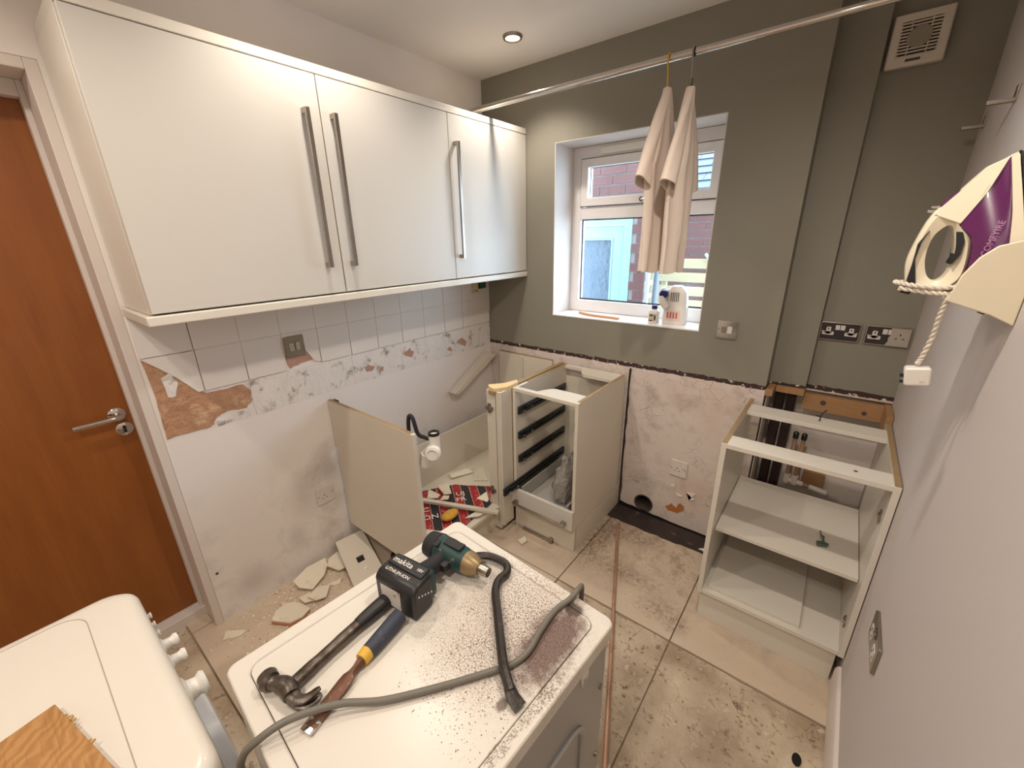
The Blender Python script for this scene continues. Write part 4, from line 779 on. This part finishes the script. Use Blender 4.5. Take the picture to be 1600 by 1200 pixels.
    part('grip_inlay', slab([(2.0187, 1.6086), (2.0118, 1.5884), (2.0093, 1.5521), (2.0216, 1.4979), (2.0054, 1.5059), (2.0069, 1.5436), (2.0066, 1.5829)], .007, n=40), BLACK, t); part('trigger_inlay', slab([(2.0571, 1.6051), (2.0657, 1.6062), (2.0721, 1.5878), (2.0716, 1.5611), (2.0622, 1.5419), (2.0663, 1.5502), (2.0628, 1.5772)], .003, n=40), BLACK, t)
    part('steam_button', slab([(2.046, 1.6836), (2.0262, 1.6596), (2.0272, 1.6466), (2.0372, 1.6551)], -.001, n=24), PURPLE, t); part('thermostat_lever', B().box(2.008, 2.024, yc-.004, yc+.004, 1.642, 1.648).box(2.012, 2.026, yc-.004, yc+.004, 1.65, 1.655), CHROME, t, .001)
    part('cord_anchor', B().cyl((2.004, yc, 1.492), (2.02, yc, 1.488), .011), BLACK, t)
    text('name_print', 'COMFYIRE', .0135, mat('print_pink', (196, 150, 186), .5), t, axes((2.1045, yc-.0565, 1.592), (.15, 0, 1), (-1, 0, .15)))
    # twisted cord wrapped round the heel, hanging down to the plug
    def rope(pts, name, par, k=14):
        P = spline(pts, k); 
        for ph in (0, math.pi):
            q = []
            for i, p in enumerate(P):
                tg = (P[min(i+1, len(P)-1)]-P[max(i-1, 0)]).normalized(); a = tg.orthogonal().normalized(); c = tg.cross(a); w_ = i*.8+ph
                q.append(p+(a*math.cos(w_)+c*math.sin(w_))*.0024)
            part(name, B().tube(q, .0029, 7), WIRE, par)
    rope([(2.09, yc-.066, 1.508), (2.06, yc-.05, 1.499), (2.02, yc-.035, 1.5), (1.994, yc-.01, 1.503), (1.995, yc+.015, 1.502), (2.03, yc+.034, 1.499)], 'cord', t)
    rope([(1.998, yc-.02, 1.492), (2.04, yc-.04, 1.488), (2.07, yc-.055, 1.488)], 'cord', t)
    rope([(2.1, yc-.062, 1.52), (2.075, yc-.066, 1.492), (2.068, yc-.06, 1.45), (2.068, yc-.052, 1.40), (2.062, yc-.05, 1.352), (2.059, yc-.05, 1.34)], 'cord', t, 16)
    pm = axes(Vector((2.063, yc-.05, 1.314)), (1, 0, .16), (-.16, 0, 1))
    pg = part('plug', B().prism(rrect(-.02, .022, -.02, .02, .006), 'z', -.014, .016).xf(pm), WPLAS, t, .004); part('plug_fuse_mark', B().box(.004, .012, -.012, -.007, .016, .0165).xf(pm), SOCKW, pg)
    part('plug_pin', B().box(-.026, -.02, -.003, .003, -.004, .004).box(-.026, -.02, -.016, -.011, -.003, .003).xf(pm), DARKM, pg)
    # holder
    h = thing('iron_holder', 'ivory plastic iron holder screwed to the right wall', 'holder', (W, yc, 1.43))
    sd = [(2.0666, 1.4774), (2.0758, 1.5266), (2.0913, 1.5596), (2.1103, 1.5799), (2.1386, 1.5895), (W-.001, 1.592), (W-.001, 1.438), (2.1296, 1.4557)]
    part('side_cheek', B().prism(sd, 'y', yc-.086, yc-.08), IVORY, h, .002); part('side_cheek', B().prism(sd, 'y', yc+.08, yc+.086), IVORY, h, .002)
    part('floor', B().prism([(2.0666, 1.4774), (2.0700, 1.484), (2.13, 1.464), (W-.001, 1.446), (W-.001, 1.438), (2.1296, 1.4557)], 'y', yc-.08, yc+.08), IVORY, h, .001); part('front_lip', B().prism([(2.0666, 1.4774), (2.073, 1.4774), (2.077, 1.4885), (2.0705, 1.4885)], 'y', yc-.08, yc+.08), IVORY, h)
    part('screw', B().cyl((2.128, yc-.03, 1.452), (2.1275, yc-.03, 1.4505), .006, n=10), PRINTD, h)
iron()

# ------------------------------------------------------------------ rail with shirts on hangers
def rail():
    y, z = -.307, 2.233
    t = thing('hanging_rail', 'chrome telescopic rail spanning the room in front of the window', 'rail', (1.0, y, z))
    part('outer_tube', B().cyl((.012, y, z), (1.315, y, z), .0135, n=24), CHROME, t); part('inner_tube', B().cyl((1.315, y, z), (W-.012, y, z), .0118, n=24), CHROME, t)
    part('joint_collar', B().cyl((1.309, y, z), (1.318, y, z), .0142, n=24), DARKM, t)
    part('end_flange', B().cyl((0.001, y, z), (.014, y, z), .02, n=20), WPLAS, t); part('end_flange', B().cyl((W-.014, y, z), (W-.001, y, z), .02, n=20), WPLAS, t)
    def shirt(x, hw, lab, hlab, hm, seed, zt, zb, tw):
        hg = thing('clothes_hanger', hlab, 'hanger', (x, y, zt-.03))
        a = [(x, y-.002+.0165*math.cos(q), z+.0165*math.sin(q)) for q in [math.radians(v) for v in range(-20, 200, 20)]]
        part('hook', B().tube(a+[(x, y-.019, z-.02), (x, y-.008, z-.045), (x, y, zt-.012)], .0028, 8), hm[0], hg)
        if hm[1] is not hm[0]: part('neck', B().cyl((x, y, zt-.012), (x, y, zt+.025), .0045, n=10), hm[1], hg)
        part('shoulder_bar', B().tube(spline([(x, y-hw*.4, zt-.165), (x, y-hw*.2, zt-.09), (x, y, zt-.03), (x, y+hw*.2, zt-.09), (x, y+hw*.4, zt-.165)], 5), .004, 8), hm[1], hg)
        s = thing('white_tshirt', lab, 'shirt', (x, y, zb), group='white shirts hanging in the window')
        n, k = 44, 40; rings = []
        for j in range(k+1):
            u = j/k; zz = zt+(zb-zt)*u
            w_ = hw*(.06+.80*min(1, (u/.42))**1.1) if u < .42 else hw*(.86-.20*((u-.42)/.58)**.8)
            th = .010+.016*min(1, u/.3)+.008*u; q = []
            for i in range(n):
                p = 2*math.pi*i/n; cy = math.cos(p); sx = math.sin(p)
                fold = .010*min(1, u*2)*math.sin(cy*8+seed+1.5*u)+.006*min(1, u*2)*noise.noise(Vector((cy*3, u*3, seed)))
                q.append((x+sx*th*(1-.25*abs(cy))+fold*(1 if sx > 0 else .9)+tw*-(cy*w_), y+cy*w_, zz-(.02*abs(cy)*(u < .4))+.006*math.sin(cy*7+seed)*(u > .9)))
            rings.append(q)
        part('body', B().loft(rings), TSHIRT, s)
        for sgn in (-1, 1):   # short sleeves hanging off the shoulders
            P = spline([(x, y+sgn*.004, zt-.004), (x, y+sgn*hw*.14, zt-.06), (x, y+sgn*hw*.40, zt-.15), (x, y+sgn*hw*.70, zt-.25), (x, y+sgn*(hw*.94), zt-.345)], 5); m = len(P)
            rs = [.007+.014*min(1, k/8)+.034*(k/(m-1))**1.6 for k in range(m)]; rr = []
            for k, c in enumerate(P):
                tg = (P[min(k+1, m-1)]-P[max(k-1, 0)]).normalized(); a = tg.cross(Vector((1, 0, 0))).normalized(); th = .0135+.012*k/(m-1)
                rr.append([c+a*math.cos(q)*rs[k]+Vector((math.sin(q)*th*(1+.18*math.sin(q*3+seed+k*.3)), 0, 0)) for q in [2*math.pi*i/22 for i in range(22)]])
            c = P[-1]; up = (P[-3]-P[-1]).normalized()*.03
            part('sleeve', B().loft(rr+[[c+(p-c)*.86 for p in rr[-1]], [c+(p-c)*.8+up for p in rr[-1]]]), TSHIRT, s)
    shirt(1.224, .185, 'white shirt hanging on the yellow hanger, left of the two', 'yellow plastic hanger hooked over the rail', (YEL, YEL), 1.3, 2.142, 1.462, 0.)
    shirt(1.312, .15, 'white shirt hanging on the black necked hanger, right of the two', 'clear hanger with black neck hooked over the rail joint', (mat('clear_plastic', (190, 186, 176), .2, trans=.6), BLACK), 4.1, 2.128, 1.462, 0.)
rail()

# ------------------------------------------------------------------ things on the window sill
def sill():
    zs = 1.1602
    t = thing('detergent_bottle', 'large white plastic detergent bottle with printed label on the window sill', 'bottle', (1.225, .09, zs))
    def sq(cx, cy, a, b, r, z): return [(p[0], p[1], z) for p in rrect(cx-a, cx+a, cy-b, cy+b, r, 4)]
    c = (1.225, .1); b = part('body', B().loft([sq(*c, .056, .034, .014, zs), sq(*c, .058, .036, .014, zs+.006), sq(*c, .058, .036, .016, zs+.085), sq(*c, .054, .032, .016, zs+.1), sq(*c, .056, .034, .016, zs+.115), sq(*c, .05, .032, .016, zs+.165), sq(*c, .03, .026, .014, zs+.195), sq(*c, .02, .02, .012, zs+.2)]), WPLAS, t)
    part('label', B().box(1.185, 1.262, .0625, .0638, zs+.02, zs+.075), mat('label_paper', (226, 206, 198), .6), t)
    for k in range(4): part('label_print', B().box(1.195+k*.015, 1.203+k*.015, .0615, .0626, zs+.034, zs+.066), PRINTR, t)
    for k in range(5): part('label_print', B().box(1.205+k*.009, 1.209+k*.009, .066, .0672, zs+.12, zs+.168), PRINTD, t)
    part('handle_arm', B().tube(spline([(1.17, .085, zs+.155), (1.163, .07, zs+.175), (1.16, .055, zs+.16), (1.17, .05, zs+.12), (1.19, .058, zs+.092)], 5), .019, 12), WPLAS, t)
    part('cap', B().cyl((1.166, .066, zs+.165), (1.176, .036, zs+.158), .021, n=20), BLUE, t, .002)
    t = thing('small_bottle', 'small white bottle with blue cap in front of the detergent', 'bottle', (1.128, .055, zs)); c = (1.128, .06)
    part('body', B().loft([sq(*c, .024, .018, .008, zs), sq(*c, .026, .02, .008, zs+.004), sq(*c, .026, .02, .008, zs+.062), sq(*c, .018, .014, .008, zs+.074), sq(*c, .012, .012, .008, zs+.076)]), WPLAS, t); part('cap', B().cyl((1.128, .06, zs+.076), (1.128, .06, zs+.096), .0145, n=16), BLUE, t, .001)
    part('label', B().box(1.108, 1.146, .0385, .0402, zs+.012, zs+.052), mat('label_cream', (206, 186, 156), .6), t); part('label_print', B().box(1.112, 1.13, .038, .0386, zs+.04, zs+.048).box(1.110, 1.13, .038, .0386, zs+.014, zs+.02).box(1.136, 1.145, .038, .0386, zs+.02, zs+.045), PRINTD, t)
    P = spline([(.645, .112, zs+.006), (.72, .075, zs+.006), (.80, .058, zs+.006), (.86, .055, zs+.006), (.935, .045, zs+.006)], 5); b = B()
    b.loft([[(p.x, p.y-.011, zs), (p.x, p.y+.011, zs), (p.x, p.y+.009, zs+.012), (p.x, p.y-.009, zs+.012)] for p in P]); solo('wood_strip', b, mat('pale_oak_strip', (192, 142, 104), .5, var=.1), 'short curved wooden strip lying on the window sill', 'wood strip', bev=.001)
sill()

# ------------------------------------------------------------------ debris
def debris():
    def shard(name, pts, z, th, lab, m=BISCUIT, tilt=(0, 0), group=None, edge=None):
        c = Vector((sum(p[0] for p in pts)/len(pts), sum(p[1] for p in pts)/len(pts), 0)); b = B().prism([(p[0]-c.x, p[1]-c.y) for p in pts], 'z', 0, th)
        M = Matrix.Rotation(math.radians(tilt[0]), 4, 'X') @ Matrix.Rotation(math.radians(tilt[1]), 4, 'Y'); b.xf(M); lo = min(v.z for v in b.v); b.xf(Matrix.Translation((c.x, c.y, z-lo)))
        return solo(name, b, m, lab, 'tile shard' if 'shard' in name else 'debris', group, bev=.0006)
    g = 'broken tile shards on the floor'
    shard('tile_shard', [(.106, -1.911), (.066, -1.888), (.131, -1.829), (.142, -1.857)], 0, .008, 'flat tile shard lying alone nearest the wall corner by the door', group=g)
    t = thing('tile_shard', 'largest fan shaped shard with a terracotta edge, by the dryer', 'tile shard', (.2, -1.67, 0), group=g)
    pl = [(.185, -1.744), (.145, -1.71), (.138, -1.665), (.165, -1.632), (.21, -1.615), (.258, -1.606), (.275, -1.65), (.261, -1.70)]
    part('glaze', B().prism(pl, 'z', .014, .02), BISCUIT, t, .001); part('biscuit', B().prism([(p[0]*.98+.007, p[1]-.003) for p in pl], 'z', 0, .0142), TERRA, t, .001)
    shard('tile_shard', [(.15, -1.607), (.16, -1.561), (.231, -1.562), (.203, -1.605)], .004, .007, 'square shard partly under another in front of the white cut board', tilt=(4, -3), group=g)
    shard('tile_shard', [(.194, -1.585), (.172, -1.531), (.201, -1.477), (.255, -1.526), (.24, -1.57)], .014, .007, 'pale shard lying on top of the square shard', tilt=(-4, 4), group=g)
    shard('tile_shard', [(.05, -1.585), (.02, -1.50), (.03, -1.407), (.075, -1.42), (.119, -1.462), (.154, -1.542), (.104, -1.58)], .006, .008, 'long shard leaning along the foot of the left wall', tilt=(0, 12), group=g)
    shard('tile_shard', [(.08, -1.425), (.044, -1.396), (.032, -1.34), (.06, -1.326), (.157, -1.37), (.15, -1.40)], .012, .008, 'cracked shard tucked against the wall beside the white cut board', tilt=(0, 6), group=g)
    shard('tile_shard', [(.175, -1.478), (.197, -1.415), (.22, -1.436), (.205, -1.465)], 0, .007, 'small pale shard between the cut board and the dryer', group=g)
    shard('tile_shard', [(.3, -1.62), (.32, -1.6), (.335, -1.63)], 0, .007, 'tiny triangular shard right beside the dryer edge', group=g)
    # panel with square cut-out leaning by the end panel
    t = thing('cut_panel', 'white board with a square cut-out lying on the floor at the wall', 'panel', (.17, -1.33, 0)); M = Matrix.Translation((.028, -1.27, .075)) @ Matrix.Rotation(math.radians(-9), 4, 'Z') @ Matrix.Rotation(math.radians(11), 4, 'Y')
    part('board', B().ring([(0, -.065), (.36, -.105), (.36, .055), (.0, .085)], [(.155, -.022), (.195, -.026), (.195, .012), (.155, .016)], 'z', 0, .009).xf(M), CARC, t, .001); part('hole_backing', B().box(.15, .2, -.03, .02, -.006, .0005).xf(M), BLACK, t); part('screw_block', B().box(.235, .255, -.018, .0, .009, .0105).xf(M), ADHES, t)
    # under the corner unit: dark clutter
    solo('black_duct_cap', B().lathe([(0, 0), (.03, 0), (.034, .02), (.03, .04), (.02, .045), (0, .045)], (.31, -1.16, 0), (0, 0, 1)), BLACK, 'round black plastic cap under the corner unit', 'cap')
    # on the corner unit base
    z = .1684
    t = thing('printed_bag', 'red and black printed bag lying flat under tile pieces in the corner unit', 'bag', (.38, -.9, z)); b = B(); nx, ny = 14, 22; vs = []
    for j in range(ny+1):
        for i in range(nx+1):
            u = i/nx; v = j/ny; x = .108+.29*u+.19*(1-v)*u+.14*v; y = -1.06+.50*v+.24*(u-.5)*(v-.2)-.12*u*(1-v)+.17*(1-u)*(1-v); vs.append((x, y, z+.002+.005*(noise.noise(Vector((x*14, y*14, 2)))+.9)))
    b.add(vs, [(j*(nx+1)+i, j*(nx+1)+i+1, (j+1)*(nx+1)+i+1, (j+1)*(nx+1)+i) for j in range(ny) for i in range(nx)]); o = part('sheet', b, PAPER, t); s = o.modifiers.new('thick', 'SOLIDIFY'); s.thickness = .0012
    for sx, sy, st, a in ((.35, -.712, 'UJ', 1), (.393, -.748, 'FR', 1), (.30, -.95, 'FC', 1), (.37, -.975, 'LON', 1)): text('bag_print', st, .055, PRINT, t, axes((sx, sy, z+.0142), (.55, .83, 0), (-.83, .55, 0)), .0006)
    g = 'tile pieces in the corner unit'
    shard('tile_shard', [(.233, -.865), (.177, -.803), (.27, -.797), (.278, -.827)], z+.014, .006, 'triangular tile piece on the red printed bag', group=g, tilt=(3, 3))
    shard('tile_shard', [(.195, -.753), (.224, -.688), (.314, -.748), (.29, -.785)], z+.016, .006, 'square tile piece in the middle of the red printed bag', group=g, tilt=(-3, 4))
    shard('tile_shard', [(.305, -.832), (.290, -.79), (.321, -.771), (.342, -.80)], z+.015, .005, 'narrow tile piece beside the white stick', group=g, tilt=(2, -4))
    shard('tile_shard', [(.139, -.605), (.186, -.479), (.24, -.488), (.183, -.626)], z+.004, .008, 'long tile piece by the low back panel', group=g, tilt=(0, 5))
    shard('tile_shard', [(.306, -.55), (.212, -.428), (.252, -.399), (.379, -.497)], z+.001, .007, 'large tile piece beside the corner post', group=g)
    shard('tile_shard', [(.462, -.69), (.473, -.615), (.525, -.655), (.53, -.675)], z+.008, .006, 'pointed tile piece leaning near the hinge', group=g, tilt=(8, 6))
    shard('tile_shard', [(.419, -1.11), (.447, -1.05), (.54, -1.0), (.57, -1.06), (.5, -1.16)], z+.0125, .007, 'broad tile piece at the front of the unit by the end panel', group=g, tilt=(0, 2))
    shard('tile_shard', [(.535, -.86), (.585, -.80), (.59, -.745), (.545, -.77)], z+.0125, .007, 'small tile piece beside the yellow sponge', group=g)
    solo('wood_batten_stick', B().prism([(.227, -.902), (.24, -.925), (.668, -.745), (.66, -.722)], 'z', z+.028, z+.044), CARC, 'long white stick lying across the tile pieces', 'stick', bev=.0015)
    b = B(); c = Vector((.462, -.902, z+.03))
    solo('yellow_sponge', B().loft([[Vector((c.x+math.sin(a)**.6*math.cos(2*math.pi*i/18)*.034, c.y+math.sin(a)**.6*math.sin(2*math.pi*i/18)*.055, c.z-math.cos(a)*.018)) for i in range(18)] for a in [math.pi*(.02+.96*j/8) for j in range(9)]]), SPONGE, 'yellow sponge lying on the printed bag', 'sponge')
    # pipe on the floor, chip on the tile
    u = (Vector((1.640, -1.425, 0))-Vector((1.123, -.19, 0))).normalized()
    solo('copper_pipe', B().cyl((1.123, -.19, .0085), (1.643, -1.432, .0085), .008, n=16), COPPER, 'long copper pipe lying loose on the floor beside the dryer', 'pipe')
    shard('tile_shard', [(.74, -.665), (.775, -.675), (.785, -.64), (.76, -.62)], .0, .012, 'single small chip on the floor tile before the drawer unit', tilt=(10, 5))
    # uncountable crumbs
    def crumbs(name, lab, n, f, m, s0, s1, parent=None):
        b = B()
        for _ in range(n):
            x, y, zz = f(); s = random.uniform(s0, s1)*random.uniform(.5, 1); a = random.random()*6.28; k = random.choice((3, 4, 5))
            b.prism([(x+s*math.cos(a+6.28*i/k)*random.uniform(.5, 1.2), y+s*math.sin(a+6.28*i/k)*random.uniform(.4, 1)) for i in range(k)], 'z', zz, zz+s*random.uniform(.25, .6))
        solo(name, b, m, lab, 'crumbs', kind='stuff', sm=False)
    def left():
        while True:
            x = random.uniform(.01, .46); y = random.gauss(-1.58, .16)
            if -1.96 < y < -1.26 and x < .4: return x, y, 0
    crumbs('tile_crumbs', 'fine crumbs of tile and plaster along the left wall', 620, left, BISCUIT, .002, .009)
    crumbs('plaster_grit', 'brown plaster grit scattered along the left wall', 500, left, TERRA, .0015, .005)
    def corner():
        return random.uniform(.12, .58), random.uniform(-1.15, -.4), .1684
    crumbs('corner_crumbs', 'small tile crumbs on the base of the corner unit', 130, corner, BISCUIT, .002, .008)
    def mid():
        while True:
            x = random.uniform(1.05, 1.64); y = random.uniform(-.70, -.16); p = noise.noise(Vector((x*5, y*5, 3)))
            if p+.25*(y+.5) > random.uniform(-.3, .3) and abs((x-1.123)-(y+.19)*-.42) > .02: return x, y, .0
    crumbs('dark_grit', 'dark dirt grit swept over the floor tiles under the window', 900, mid, mat('dark_grit', (92, 72, 60), .95, var=.3), .0008, .003)
    def resid():
        x, y = random.uniform(1.08, 2.13), random.uniform(-1.4, -.77); return (x, y, -.007) if abs((x-1.123)-(y+.19)*-.42) > .02 else (1.9, y, -.007)
    crumbs('adhesive_chips', 'loose adhesive chips over the bare floor', 420, resid, mat('adhesive_chip', (172, 150, 122), .9, var=.2), .002, .009)
    M = Matrix.Translation(DC) @ Matrix.Rotation(DR, 4, 'Z')
    def top():
        while True:
            x, y = random.gauss(.12, .07), random.gauss(.13, .12)
            if abs(x) < .215 and -.1 < y < .25:
                v = M @ Vector((x, y, .8486)); return v.x, v.y, .8486
    crumbs('dust_grit', 'grey brown drilling grit scattered on the dryer top', 2600, top, mat('drill_grit', (120, 98, 86), .95, var=.3), .0006, .0018)
debris()

# ------------------------------------------------------------------ outside the window
def outside():
    def brick_wall(name, lab, x0, x1, y, z0, z1, hole=None, depth=.1):
        t = thing(name, lab, 'wall', ((x0+x1)/2, y+depth/2, 0)); b = B()
        if hole: b.box(x0, hole[0], y+.008, y+depth, 0, z1).box(hole[1], x1, y+.008, y+depth, 0, z1).box(hole[0], hole[1], y+.008, y+depth, hole[2], z1)
        else: b.box(x0, x1, y+.008, y+depth, 0, z1)
        part('mortar_core', b, MORTAR, t)
        me = {}; r = 0; z = z0
        def brick(wd):
            k = round(wd, 3)
            if k not in me: me[k] = mesh_of('brick', B().box(-wd/2, wd/2, 0, .03, 0, .065), BRICKM, False)
            return me[k]
        while z+.065 < z1:
            x = x0-(.1125 if r % 2 else 0)
            while x < x1-.02:
                a, c = max(x, x0), min(x+.215, x1); z_in = hole and z < hole[2]
                segs = [(a, c)]
                if z_in: segs = [(a, min(c, hole[0])), (max(a, hole[1]), c)]
                for s, e in segs:
                    if e-s > .03: inst('brick', brick(e-s), t, ((s+e)/2, y+random.uniform(-.001, .002), z))
                x += .225
            z += .075; r += 1
        return t
    brick_wall('outhouse_wall', 'brick wall of the outbuilding with a teal framed door, seen through the window', -.62, .60, 1.25, .95, 2.5, (-.5, .468, 1.765))
    brick_wall('yard_wall', 'far brick yard wall behind the timber slats', .3, 1.35, 2.35, .75, 1.98)
    t = thing('outside_door', 'pale teal door with frosted glass seen through the window', 'door', (0, 1.27, 0))
    part('frame', B().frame(-.498, .466, .0, 1.763, .07, .07, .05, .07, 1.25, 1.32), TEAL, t, .003); part('leaf', B().frame(-.42, .39, .05, 1.69, .09, .09, .3, .1, 1.265, 1.315), TEAL, t, .004); part('bead', B().frame(-.33, .30, .35, 1.59, .016, .016, .016, .016, 1.26, 1.28), TEAL, t, .002); part('glass', B().box(-.318, .288, 1.285, 1.292, .36, 1.58), FROST, t)
    # timber slat screen
    t = thing('slatted_screen', 'pale timber slat screen standing in the yard behind the bottles', 'screen', (.95, 1.75, 0))
    for k in range(8): part('slat', B().box(.46, 1.3, 1.75, 1.77, .50+k*.118, .50+k*.118+.08), SLATW, t, .002)
    for x in (.56, 1.22): part('post', B().box(x, x+.05, 1.77, 1.81, 0, 1.4), SLATW, t, .002)
    solo('blue_pole', B().tube([(.93, 1.72, 1.45), (1.08, 1.715, 1.28), (1.2, 1.71, 1.14)], .012, 10), mat('pale_blue_metal', (176, 206, 222), .4), 'pale blue pole leaning on the timber slats', 'pole')
    d = thing('drain_pipe', 'dark downpipe with hopper between the outbuilding and the yard wall', 'pipe', (.64, 1.5, 0)); part('pipe', B().tube(spline([(.655, 1.55, 1.75), (.65, 1.52, 1.5), (.628, 1.5, 1.4), (.615, 1.49, 1.2), (.612, 1.49, 0)], 5), .028, 14), mat('grey_pipe', (110, 116, 122), .5), d); part('bracket', B().box(.6, .68, 1.54, 1.58, 1.6, 1.64), BLACK, d, .002)
    # slate roof beyond the yard wall
    t = thing('slate_roof', 'slate roof sloping above the yard wall, seen through the top pane', 'roof', (1.2, 2.6, 1.98)); n = Vector((0, .8, .6)); a = math.atan2(.6, .8)
    part('roof_deck', B().prism([(2.28, 1.99), (2.32, 1.97), (4.2, 3.22), (4.2, 3.26)], 'x', .15, 1.4), DARK, t)
    me = mesh_of('slate', B().box(-.148, .148, 0, .19, 0, .012), SLATE, False)
    for r in range(11):
        for c in range(4):
            inst('slate', me, t, (.35+c*.3-(.15 if r % 2 else 0), 2.27+r*.115, 2.004+r*.0775), (math.atan2(1.25, 1.88)*.9, 0, 0))
    part('gutter', B().tube([(.2, 2.25, 1.985), (1.4, 2.25, 1.985)], .035, 12), BLACK, t)
    solo('yard_ground', B().box(-1.5, 3.2, .33, 4.5, -.1, 0), mat('paving', (120, 117, 112), .9), 'grey paved yard ground outside the window', 'ground')
outside()
